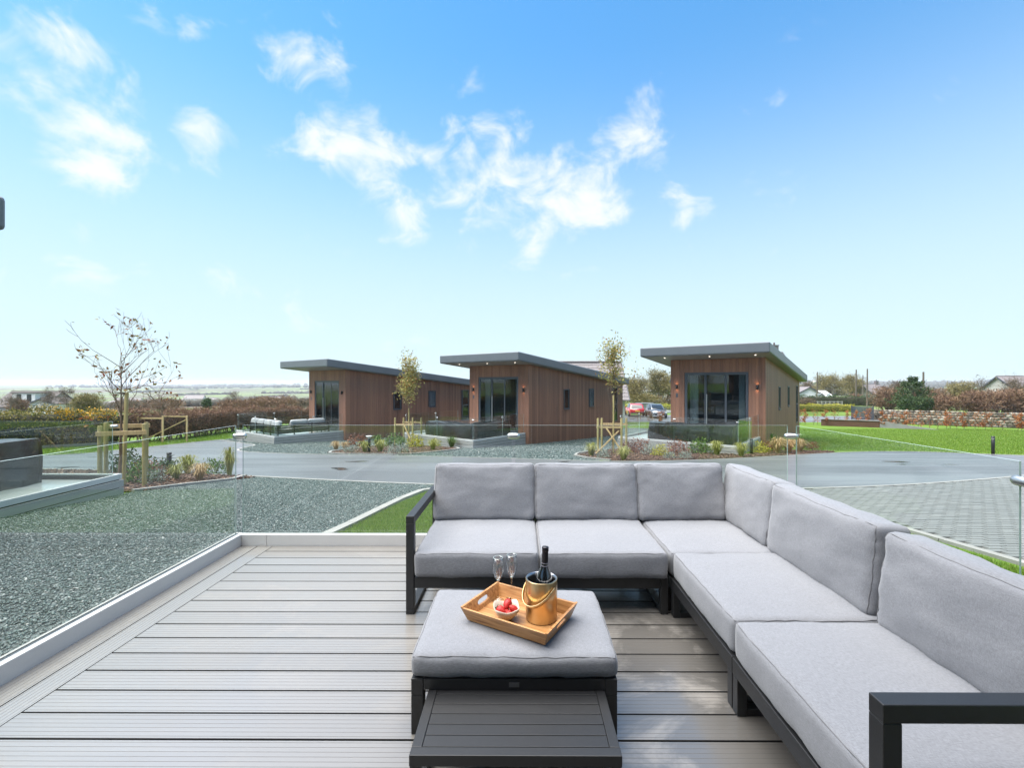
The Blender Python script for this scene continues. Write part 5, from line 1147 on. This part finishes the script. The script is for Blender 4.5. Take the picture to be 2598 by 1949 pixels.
# right of the right lodge
far_tree('large bare tree right of the right lodge roof', 2105, 128, 955, 70, 'twig_olive', 81, 4200, 1.0, .08, .75, .2, n0=11)
far_tree('large bare tree behind the tall poles', 2160, 132, 953, 78, 'twig_olive', 82, 4600, 1.0, .08, .75, .2, n0=11)
far_tree('bare tree just clear of the right lodge eaves', 2046, 140, 973, 46, 'twig', 83, 2600, .9, .08, .7, .2)
thicket('brown hedge shrub beside the right lodge wall', 2042, 88, 1011, 40, 'twig', 84, 2200)
thicket('pinkish bare bush below the tall poles', 2168, 96, 1000, 40, 'twig_red', 85, 2000)
thicket('russet shrub left of the dark conifer', 2250, 66, 982, 75, 'twig_red', 86, 4200)
far_tree('bare shrub tree just left of the dark conifer', 2283, 74, 972, 60, 'twig', 87, 2200, .6, .05, fork=.15)
thicket('rusty shrub right of the dark conifer', 2350, 64, 986, 90, 'twig_red', 88, 4600)
thicket('bright green bush in front of the conifer', 2320, 58, 1008, 60, 'dark', 89, 3600, .3, .10)
thicket('olive bush left of the bright green bush', 2290, 60, 1010, 44, 'dark', 90, 2200, .3, .09)
thicket('tall olive bare shrub in the middle of the thorn bank', 2430, 70, 968, 75, 'twig_olive', 91, 4000)
thicket('dark thorn shrub behind the stone walls', 2460, 56, 992, 80, 'twig_red', 92, 4600)
thicket('dark thorn shrub before the gabled house', 2530, 54, 990, 90, 'twig_red', 93, 4600)
thicket('dark thorn shrub at the right picture edge', 2595, 52, 988, 80, 'twig_red', 94, 4600)
thicket('low brown thorn scrub behind the lone pole', 2390, 58, 1005, 80, 'twig_red', 95, 3600)
far_tree('bare tree before the gabled house', 2570, 62, 958, 70, 'twig', 96, 1800, .6, .04, fork=.2)
far_tree('dead leaning bare trunk left of the gabled house', 2482, 66, 958, 34, 'twig', 97, 300, .5, .04, fork=.35, n0=6)
# conifer with flat tiers
q = at_d(2312, 62); hc = 1.5 - (962 - 970) * 62 / 1155 - q.z; cf = thing('conifer_tree', 'dark flat tiered conifer behind the stone wall', 'tree', q)
MB().tube([(0, 0, -.1), (.05, 0, hc*.5), (0, 0, hc)], [.16, .10, .02], 8).build('trunk', MT['bark_far'], cf); P = []
for k in range(13):
    z = hc * (.25 + .75*k/12); r_ = 2.3 * (1 - (k/12)**1.3) + .5 + .3*math.sin(k*2.1)
    for b in range(9):
        a = b*.7 + k*1.3; 
        for m in range(34): u = rnd.uniform(.15, 1)**.7; P.append((math.cos(a + rnd.gauss(0, .12))*r_*u, math.sin(a + rnd.gauss(0, .12))*r_*u, z + .35*u*u - .12 + rnd.gauss(0, .05)))
leaf_obj('crown', P, .30, .11, LEAF['dark'], cf, .15)

# ================================================================== buildings beyond
MT['slate'] = plain('pink_grey_slate', (.175, .152, .152), .6, 0, .25, 14, .3, 30); MT['render'] = plain('white_render', (.72, .72, .70), .8, 0, .06); MT['stonegable'] = plain('grey_render', (.42, .40, .37), .85, 0, .15)
MT['brown_roof'] = plain('brown_roof_tile', (.055, .044, .04), .7, 0, .2, 8); MT['dark_glass'] = plain('dark_window', (.02, .025, .03), .08)
def cottage(name, label, c, w, d, eave, ridge, rz, wall, roof, chim=0, wins=(), slates=False, ov=.35, group=None, dormer=False):
    t = thing(name, label, 'house', (c[0], c[1], g(c[0], c[1]) - .3), rz, group); W2, D2 = w/2, d/2
    m_ = MB(); m_.box(-W2, W2, -D2, D2, 0, eave); m_.add([(-W2, -D2, eave), (-W2, D2, eave), (-W2, 0, ridge)], [(0, 2, 1)]); m_.add([(W2, -D2, eave), (W2, D2, eave), (W2, 0, ridge)], [(0, 1, 2)]); m_.build('wall', wall, t)
    sl = (ridge - eave) / D2; rf = thing_part = None
    for s in (-1, 1):
        m_ = MB(); y0 = s*(D2+ov); z0 = eave - sl*ov; th = .14
        if slates and s == -1:
            rows = 12; m_.hexa([(-W2-ov, y0, z0), (W2+ov, y0, z0), (W2+ov, 0, ridge), (-W2-ov, 0, ridge), (-W2-ov, y0, z0+.06), (W2+ov, y0, z0+.06), (W2+ov, 0, ridge+.06), (-W2-ov, 0, ridge+.06)])
            for r_ in range(rows):
                f0, f1 = r_/rows, (r_+1)/rows; ya, yb = y0*(1-f0), y0*(1-f1); za, zb_ = z0 + (ridge-z0)*f0, z0 + (ridge-z0)*f1
                nn = int((w + 2*ov)/.4)
                for k in range(nn):
                    xa = -W2-ov + (w+2*ov)*k/nn + .008; xb = -W2-ov + (w+2*ov)*(k+1)/nn - .008; e = rnd.uniform(0, .02)
                    m_.hexa([(xa, ya, za+.062), (xb, ya, za+.062), (xb, yb, zb_+.06), (xa, yb, zb_+.06), (xa, ya, za+.10+e), (xb, ya, za+.10+e), (xb, yb, zb_+.075), (xa, yb, zb_+.075)])
        else: m_.hexa([(-W2-ov, y0, z0), (W2+ov, y0, z0), (W2+ov, 0, ridge), (-W2-ov, 0, ridge), (-W2-ov, y0, z0+th), (W2+ov, y0, z0+th), (W2+ov, 0, ridge+th), (-W2-ov, 0, ridge+th)])
        m_.build('roof', roof, t)
    m_ = MB(); m_.tube([(-W2-ov, 0, ridge+.14), (W2+ov, 0, ridge+.14)], .10, 8); m_.build('ridge_tiles', roof, t)
    for s in (-1, 1):
        m_ = MB()
        for e in (-1, 1): m_.bar((s*(W2+ov+.03), e*(D2+ov), eave - sl*ov - .02), (s*(W2+ov+.03), 0, ridge), .05, .24)
        m_.build('barge_board', MT['anthracite'], t)
    for k in range(chim):
        x = (-W2+.8) if k else (W2-.8); m_ = MB(); m_.box(x-.4, x+.4, -.35, .35, ridge-.6, ridge+1.0).box(x-.46, x+.46, -.41, .41, ridge+1.002, ridge+1.12); ch = m_.build('chimney', MT['slate'], t)
        MB().lathe([(.12, 0), (.1, .35), (.0, .35)], 10, (x, 0, ridge+1.12)).build('chimney_pot', MT['brown_roof'], ch)
    for x0, x1, z0, z1 in wins:
        f = MB().box(x0, x1, -D2-.04, -D2-.002, z0, z1).build('window', MT['render'], t); MB().box(x0+.08, x1-.08, -D2-.05, -D2-.042, z0+.08, z1-.08).build('pane', MT['dark_glass'], f)
    if dormer:
        dm = MB().box(-1.5, 4.0, -D2+.3, -.4, eave+.5, ridge-.25).build('dormer', MT['render'], t); MB().box(-1.8, 4.3, -D2+.1, .1, ridge-.249, ridge-.1).build('dormer_roof', MT['brown_roof'], dm)
        for x0 in (-.4, 2.0): MB().box(x0, x0+1.1, -D2+.26, -D2+.298, eave+.75, ridge-.5).build('dormer_window', MT['dark_glass'], dm)
    return t
cottage('slate_cottage', 'building with a pinkish slate roof behind the middle lodge', (3.6, 45.2), 12, 6.4, 2.9, 6.15, R(0), MT['stonegable'], MT['slate'], 0, (), True)
cottage('slate_cottage', 'slate roofed building almost hidden behind the right lodge', (27.9, 60.5), 13, 7, 4.6, 8.1, R(0), MT['stonegable'], MT['slate'], 1, ())
cottage('bungalow', 'brown roofed bungalow with a white dormer at the far left', (-119.5, 112), 12, 9, 2.2, 5.6, R(0), MT['stonegable'], MT['brown_roof'], 0, ((-6, -4.6, .8, 1.9), (1, 3, .8, 1.9)), dormer=True)
cottage('white_outbuilding', 'white gabled outbuilding beside the dormer bungalow', (-101.0, 98), 4, 7, 2.6, 3.7, R(80), MT['render'], MT['brown_roof'], 0, ())
cottage('gabled_house', 'grey gabled house behind the thorn shrubs at the right', (90.5, 80), 13, 9, 2.9, 6.0, R(-4), MT['stonegable'], MT['slate'], 0, ((-4, -2.8, 1, 2.2),))
cottage('gabled_house', 'pale house corner at the right picture edge', (82.5, 72), 8, 6, 2.6, 4.4, R(20), MT['render'], MT['slate'], 0, ((-3, -1.6, .9, 2.0),))
cottage('white_cottage', 'white gabled cottage just right of the right lodge', (72.2, 116), 5, 6, 2.3, 4.0, R(80), MT['render'], MT['slate'], 0, ())
cottage('white_cottage', 'small white cottage next to the gabled white one', (75.6, 116), 3, 5, 2.0, 3.0, R(0), MT['render'], MT['render'], 0, ())
cottage('grey_house', 'grey house far behind the tall poles', (101, 132), 5.5, 7, 2.6, 5.0, R(8), MT['stonegable'], MT['slate'], 1, ((-1, 0, .9, 1.9),))
def white_house(px, d, w, h, label, rz=0): q = at_d(px, d); cottage('farmhouse', label, (q.x, q.y), w, 8, h*.6, h, rz, MT['render'], MT['slate'], 0, ((-2, -1, 1, 2), (1, 2, 1, 2)), group='far white houses')
white_house(492, 420, 15, 8, 'tiny white farmhouse in the far fields right of the small tree', .3); white_house(478, 430, 10, 6, 'lower tiny white house left of the far farmhouse')
white_house(325, 300, 14, 5, 'far pale houses behind the nearest tree trunk, right one', .2); white_house(300, 310, 9, 4, 'far pale house behind the nearest tree trunk, left one')
white_house(540, 470, 8, 5, 'tiny white cottage right of the far farmhouse'); white_house(705, 520, 18, 6, 'white speck of a farm on the hills left of the left lodge')
cv = at_d(1682, 88); c_ = thing('static_caravan', 'long pale caravan roof beyond the parked cars', 'caravan', cv); MB().box(-4.5, 4.5, -1.6, 1.6, .5, 2.6).build('body', MT['render'], c_, bevel=.08); MB().box(-4.6, 4.6, -1.7, 1.7, 2.601, 2.85).build('roof', plain('caravan_roof', (.5, .5, .52), .5), c_, bevel=.05)
for k in range(4): MB().box(-3.8 + 2*k, -2.6 + 2*k, -1.62, -1.603, 1.3, 2.1).build('window', MT['dark_glass'], c_)

# hot tub on a glazed deck behind the cars
hq = at_d(1636, 60); ht = thing('hot_tub', 'grey hot tub with a lid behind the red car', 'hot tub', hq + Vector((0, 0, .27)))
MB().box(-1.0, 1.0, -1.0, 1.0, 0, .85).build('cabinet', plain('grey_tub_cabinet', (.16, .17, .18), .5), ht, bevel=.06); MB().box(-1.05, 1.05, -1.05, 1.05, .852, .98).build('lid', plain('tub_lid', (.10, .105, .12), .6), ht, bevel=.05)
fd = thing('far_deck', 'low deck carrying the hot tub behind the cars', 'deck', hq + Vector((.9, 0, 0))); MB().box(-2.6, 2.6, -1.8, 2.2, 0, .26).build('floor', MT['terrace'], fd, bevel=.02)
fb = thing('glass_balustrade', 'glass screen round the hot tub behind the cars', 'balustrade', hq + Vector((.9, 0, .265)), 0, 'glass balustrades of the lodge decks')
pane(fb, -2.55, -.02, -1.75, -1.74, 0, 1.05); pane(fb, .02, 2.55, -1.75, -1.74, 0, 1.05); pane(fb, -2.55, -2.54, -1.7, 2.1, 0, 1.05)

# ------------------------------------------------------------------ cars
def car(label, loc, rz, paint, rear, plate):
    t = thing('parked_car', label, 'car', loc, rz, 'cars parked behind the lodges')
    # y forward, 4.1 m long
    sec = [(-2.0, .74, .42, .78), (-1.9, .80, .30, .92), (-1.5, .86, .24, .97), (-.6, .88, .22, .96), (.5, .88, .22, .95), (1.0, .87, .22, .93), (1.6, .83, .24, .84), (1.95, .72, .32, .70), (2.03, .60, .40, .60)]
    m_ = MB(); vs_ = []
    for y, w, a, b in sec: vs_ += [(-w*.92, y, a), (-w, y, (a+b)/2), (-w*.95, y, b), (0, y, b + .03), (w*.95, y, b), (w, y, (a+b)/2), (w*.92, y, a)]
    n = 7; m_.add(vs_, [(i*n+k, (i+1)*n+k, (i+1)*n+k+1, i*n+k+1) for i in range(len(sec)-1) for k in range(n-1)] + [tuple(range(n)), tuple(reversed(range((len(sec)-1)*n, len(sec)*n)))], 0, True); m_.build('body', paint, t)
    cab = [(-1.85, .76, .93, .94), (-1.55, .70, .95, 1.36), (-1.2, .66, .95, 1.46), (-.2, .66, .95, 1.49), (.35, .66, .95, 1.42), (1.05, .74, .93, .95)]
    m_ = MB(); vs_ = []
    for y, w, a, b in cab: vs_ += [(-.80, y, a), (-w, y, b - .02), (-w*.8, y, b), (w*.8, y, b), (w, y, b - .02), (.80, y, a)]
    n = 6; m_.add(vs_, [(i*n+k, (i+1)*n+k, (i+1)*n+k+1, i*n+k+1) for i in range(len(cab)-1) for k in range(n-1)], 0, True)
    for i in range(len(cab)-1):
        for k in range(n-1):
            j = i*(n-1) + k; m_.m[j] = 1 if (k in (0, 4) and 0 < i < 5) or (i in (0, 4) and k == 2) else 0
    m_.build('cabin', [paint, MT['dark_glass']], t)
    for sx in (-1, 1):
        for y in (-1.25, 1.25):
            wv = thing_w = MB().lathe([(.19, -.1), (.30, -.1), (.32, -.07), (.32, .07), (.30, .1), (.19, .1)], 20); wv.v = [(z + sx*.80, x + y, yy + .32) for x, yy, z in wv.v]; wh = wv.build('wheel', MT['rubber'], t)
            rv = MB().lathe([(.0, .07), (.19, .09), (.19, -.09), (0, -.07)], 14); rv.v = [(z + sx*.80, x + y, yy + .32) for x, yy, z in rv.v]; rv.build('rim', MT['steel'], wh)
        MB().box(sx*.66-.13, sx*.66+.13, -2.01 if True else 0, -1.90, .70, .86).build('tail_light', plain('tail_light', (.45, .01, .01), .2), t, bevel=.03)
        MB().box(sx*.58-.16, sx*.58+.16, 1.86, 1.985, .58, .70).build('headlight', plain('headlight', (.75, .78, .8), .12), t, bevel=.03)
        MB().box(sx*.95-.09, sx*.95+.09, .62, .74, .92, 1.05).build('mirror', paint, t, bevel=.03)
    MB().box(-.78, .78, -2.045, -1.985, .36, .52).build('bumper', MT['rubber'], t, bevel=.02); MB().box(-.52, .52, 1.99, 2.045, .34, .50).build('grille', MT['rubber'], t, bevel=.02)
    MB().box(-.26, .26, -2.052, -2.003, .62, .73).build('number_plate', plain('plate_yellow', (.75, .52, .05), .5), t); MB().box(-.26, .26, 2.046, 2.06, .40, .51).build('number_plate', plain('plate_white', (.8, .8, .8), .5), t)
car('red hatchback parked with its tail to us beyond the lodges', G(1620, 1059) + Vector((0, 2, .02)), R(-4), plain('red_paint', (.42, .02, .025), .3, 0, 0, coat=1, coatr=.05), True, 'y')
car('dark grey car parked nose towards us next to the red one', G(1677, 1063) + Vector((0, 2, .02)), R(176), plain('grey_paint', (.10, .11, .125), .3, .3, 0, coat=1, coatr=.05), False, 'w')

# ------------------------------------------------------------------ stone walls, timber wall, gate, poles, whips
m = Mat('field_stone'); m.set(col=m.mix(m.math('MULTIPLY', m.noise(9, 5), .5), m.ramp(m.island(), [(0, (.07, .055, .042)), (.35, (.165, .135, .10)), (.7, (.26, .215, .16)), (1, (.38, .34, .28))]), (.11, .09, .07)), rough=.85); m.bump(m.noise(20, 4), .4, .02); MT['stone'] = m.m
MT['mortar'] = plain('wall_core', (.11, .092, .075), .9, 0, .2, 8)
def stone_mesh(seed):
    r_ = random.Random(seed); bm = bmesh.new(); bmesh.ops.create_icosphere(bm, subdivisions=1, radius=.5)
    for v in bm.verts:
        c = v.co; v.co = Vector([math.copysign(abs(a*2)**.62 * .5, a) for a in c]) * r_.uniform(.88, 1.1)
    me = bpy.data.meshes.new('stone'); bm.to_mesh(me); bm.free(); me.materials.append(MT['stone']); return me
SM = [stone_mesh(k) for k in range(7)]
def stone_wall(label, line, h, th, course=.21, seed=1, cap=True):
    r_ = random.Random(seed); t = thing('stone_wall', label, 'wall', (line[0][0], line[0][1], g(*line[0]))); o = t.location; core = MB(); cnt = 0; rest = MB()
    for a, b in zip(line, line[1:]):
        A, B = Vector(a), Vector(b); L = (B - A).length; d = (B - A)/L; nrm = Vector((-d.y, d.x)); 
        if nrm.y > 0: nrm = -nrm
        za, zb_ = g(*a), g(*b); q = nrm * (th/2 - .07)
        core.hexa([(p.x - o.x, p.y - o.y, z - o.z - .3) for p, z in ((A+q, za), (B+q, zb_), (B-q, zb_), (A-q, za))] + [(p.x - o.x, p.y - o.y, z - o.z + h - .06) for p, z in ((A+q, za), (B+q, zb_), (B-q, zb_), (A-q, za))])
        rows = int(h/course)
        for r in range(rows + 1):
            s = r_.uniform(0, .2)
            while s < L:
                w = r_.uniform(.24, .5) if r < rows else r_.uniform(.3, .5); hh = course * r_.uniform(.85, 1.15); p = A + d*(s + w/2); z = za + (zb_ - za)*s/L + course*(r + .5)
                off = nrm * (th/2 - .10 + r_.uniform(-.02, .03)) if r < rows else nrm * 0; 
                me = r_.choice(SM); ob = None
                loc = (p.x + off.x - o.x, p.y + off.y - o.y, z - o.z); sc = (w*1.06, .30 if r < rows else th*.95, hh*1.10); rz = math.atan2(d.y, d.x)
                if cnt < 300: ob = link('stone', me, t, loc, (r_.uniform(-.08, .08), r_.uniform(-.08, .08), rz)); ob.scale = sc; cnt += 1
                s += w
    core.build('core', MT['mortar'], t); return t
wA, wB = G(2212, 1070), G(2598, 1087)
w0 = (35.2, 45.8); w1 = (wA.x, wA.y)
stone_wall('low front field stone wall beyond the lawn at the right', [(35.0, 44.6), (wB.x, wB.y), (48.5, 35.5)], .64, .5, seed=3)
stone_wall('rear field stone wall standing higher behind the front one', [(36.6, 48.6), (43.2, 44.6), (52, 39.2)], .98, .55, .22, seed=5)
TW0, TW1 = G(2081, 1080), G(2228, 1085)
tw = thing('timber_wall', 'low reddish timber sleeper wall on the lawn', 'wall', TW0); d = (TW1 - TW0); L = d.length; rz = math.atan2(d.y, d.x)
tw.rotation_euler = (0, 0, rz); MT['sleeper'] = m_wood('red_brown_sleeper', (.07, .032, .02), (.12, .055, .032), (.18, .09, .05), (1.2, 30, 30))
for k in range(4): MB().box(0, L, -.06, .06, k*.145, k*.145+.14).build('sleeper', MT['sleeper'], tw, bevel=.008)
for x in np.linspace(.1, L-.1, 4): MB().box(x-.05, x+.05, .065, .16, 0, .6).build('post', MT['sleeper'], tw)
MB().box(-.05, L+.05, -.12, .18, .582, .62).build('cap', MT['kerb'], tw)
m_ = MB(); m_.hexa([(L+.02, -.1, 0), (L+3.9, -.7, -.05), (L+3.9, -.45, -.05), (L+.02, .15, 0), (L+.02, -.1, .60), (L+3.9, -.7, .05), (L+3.9, -.45, .05), (L+.02, .15, .60)])
tag(m_.build('ramp_wall', MT['kerb'], None, TW0, (0, 0, rz)), 'pale concrete ramp wall sloping down from the timber wall', 'wall')
gq = at_d(2185, 48); gt = thing('slatted_gate', 'dark grey slatted gate panel at the end of the stone wall', 'gate', gq, R(-38))
for k in range(10): MB().box(-.85, .85, -.015, .015, .06 + k*.135, .06 + k*.135 + .12).build('slat', MT['anthracite'], gt)
for x in (-.9, .9): MB().box(x-.05, x+.05, -.05, .05, 0, 1.48).build('post', MT['anthracite'], gt)
def pole(px, d, ytop, label, arm=False, tr=False):
    q = at_d(px, d); h = 1.5 - (ytop - 970)*d/1155 - q.z; t = thing('utility_pole', label, 'pole', q, rnd.uniform(-.3, .3), 'wooden utility poles')
    MB().tube([(0, 0, -.2), (0.02, 0, h*.5), (0.05, 0, h)], [.16, .14, .11], 10).build('post', MT['bark_far'], t)
    if arm: MB().box(-.8, .8, -.05, .05, h-.7, h-.58).build('crossarm', MT['bark_far'], t)
    if tr: MB().lathe([(.0, 0), (.3, 0), (.3, .8), (0, .8)], 12, (-.55, 0, h*.62)).build('transformer', MT['stonegable'], t)
pole(2071, 100, 944, 'utility pole with a transformer nearest the right lodge', False, True); pole(2169, 92, 938, 'tall utility pole left of the closely spaced pair'); pole(2197, 88, 936, 'tallest utility pole behind the slatted gate')
pole(2338, 66, 944, 'lone utility pole behind the stone wall right of the conifer'); pole(2186, 120, 952, 'thin far pole between the two tall ones', True)
for px, lab in ((2076, 'small white sign on a post left of the tall poles'), (2099, 'small white sign on a post by the far clipped hedge')):
    q = at_d(px, 94); t = thing('sign_post', lab, 'sign', q); MB().tube([(0, 0, 0), (0, 0, 2.4)], .04, 6).build('post', MT['steel'], t); MB().box(-.35, .35, -.06, -.045, 1.7, 2.4).build('panel', MT['render'], t)
fn = thing('rail_fence', 'low pale rail fence before the far hedge', 'fence', at_d(2062, 90)); 
for k in range(8): MB().box(k*.8, k*.8+.09, 0, .09, 0, .9).build('post', MT['stonegable'], fn)
for z in (.35, .75): MB().box(0, 5.7, -.04, -.002, z, z+.1).build('rail', MT['stonegable'], fn)
# copper beech whips along the lawn edge
WM = []
for k in range(4):
    st = MB(); rr = random.Random(k+60); pts = [Vector((0, 0, -.05))]
    for j in range(5): pts.append(pts[-1] + Vector((rr.gauss(0, .025), rr.gauss(0, .025), .24)))
    st.tube(pts, [.014, .012, .01, .008, .006, .004], 5, 0, False); P = []
    for j in range(9): b = pts[1 + j % 4]; e = b + Vector((rr.gauss(0, .16), rr.gauss(0, .16), .22)); st.tube([b, e], [.006, .003], 4, 0, False); P += [b.lerp(e, rr.uniform(.3, 1)) + Vector((rr.gauss(0, .05), rr.gauss(0, .05), rr.gauss(0, .06))) for _ in range([26, 14, 5, 30][k])]
    V, F = leaves(np.array(P), .10, .05, rs, -.2); WM.append((st.mesh('stem', MT['bark']), np_mesh('leaves', V, F, LEAF['beech'])))
ORD = 'first second third fourth fifth sixth seventh eighth ninth tenth'.split(); cntw = {}
for i, (zx, zy) in enumerate([(110,650),(150,655),(230,660),(265,655),(345,668),(420,668),(540,672),(630,676),(710,676),(745,640),(865,685),(955,686),(990,690),(1085,692),(1125,680),(1210,690),(1232,696),(1310,697),(1385,700),(1470,692),(1505,690),(1565,702),(1630,705),(1735,700),(1835,708),(1890,706),(1990,708),(2130,715),(2165,718)]):
    q = G(2000 + .2703*zx, 900 + .2703*zy); k = {0: 1, 2: 2, 3: 2, 12: 2, 15: 1, 16: 2, 17: 2, 18: 2, 21: 2, 25: 2, 26: 2}.get(i, (0, 3, 1)[i % 3])
    where = 'before the timber wall' if 300 < zx < 860 else ('beside the right lodge wall' if zx < 300 else 'before the stone wall')
    look = {0: 'orange leaved beech whip ', 3: 'orange leaved beech whip ', 1: 'thinly leaved orange beech whip ', 2: 'almost bare beech whip '}[k]
    cntw[look + where] = cntw.get(look + where, -1) + 1; lab_ = ORD[cntw[look + where]] + ' ' + look + where + ', counted from the left'
    t = thing('beech_sapling', lab_, 'sapling', q, rnd.uniform(0, 6), 'beech whips along the lawn'); t.scale = (1.25, 1.25, 1.2); link('stem', WM[k][0], t); link('leaves', WM[k][1], t)
for i, (px, py) in enumerate(((1622, 1074), (1648, 1073), (1672, 1075), (1680, 1074))):
    q = G(px, py); t = thing('beech_sapling', ORD[i] + ' beech whip from the left between the middle and right lodges', 'sapling', q, rnd.uniform(0, 6), 'beech whips behind the gravel yard'); k = 0 if px > 1660 else 1; link('stem', WM[k][0], t); link('leaves', WM[k][1], t)

# distant field trees and hedgerows as one mass
V_, F_ = [], []; bs = bmesh.new(); bmesh.ops.create_icosphere(bs, subdivisions=1, radius=1); bv = np.array([v.co[:] for v in bs.verts]); bs.verts.index_update(); bf = np.array([[v.index for v in f.verts] for f in bs.faces]); bs.free()
r_ = random.Random(4); k = 0
def blob(x, y, s):
    global k
    z = g(x, y); v = bv * (np.array([1.25, 1.25, 1.0]) * s) * rs.uniform(.7, 1.25, (len(bv), 1)) + [x, y, z + s*.5]; V_.append(v); F_.append(bf + k*len(bv)); k += 1
for _ in range(150):
    d0 = math.exp(r_.uniform(math.log(170), math.log(2600))); a = r_.uniform(-.95, 1.0); x, y = a*d0, d0; th = r_.choice([0, 0, 1.5]) + r_.uniform(-.35, .35); L = r_.uniform(.1, .35)*d0; s = 1.6 + d0*.0014
    for i in range(int(L/(s*1.3))): blob(x + math.cos(th)*i*s*1.3, y + math.sin(th)*i*s*1.3, s*r_.uniform(.5, 1.35))
for _ in range(60):
    d0 = r_.uniform(1500, 3000); a = r_.uniform(-1, 1.1)
    for i in range(16): blob(a*d0 + r_.gauss(0, 90), d0 + r_.gauss(0, 30), r_.uniform(5, 10))
tag(link('far_woodland', np_mesh('far_woodland', np.concatenate(V_), np.concatenate(F_), plain('far_wood', (.065, .06, .045), .9, 0, .4, .02))), 'far winter hedgerows and woods on the hills', 'woodland', kind='stuff')

# ------------------------------------------------------------------ haze
hz = MB().box(min(XS)-40, max(XS)+40, min(YS)-40, max(YS)+40, -75, 12.5).build('haze', None); hz.data.materials.clear()
hm = bpy.data.materials.new('haze'); hm.use_nodes = True; hm.node_tree.nodes.remove(hm.node_tree.nodes['Principled BSDF']); pvn = hm.node_tree.nodes.new('ShaderNodeVolumePrincipled')
pvn.inputs['Color'].default_value = (.86, .92, 1, 1); pvn.inputs['Density'].default_value = .00022; pvn.inputs['Anisotropy'].default_value = .2
hm.node_tree.links.new(pvn.outputs[0], hm.node_tree.nodes['Material Output'].inputs['Volume']); hz.data.materials.append(hm); tag(hz, kind='stuff')
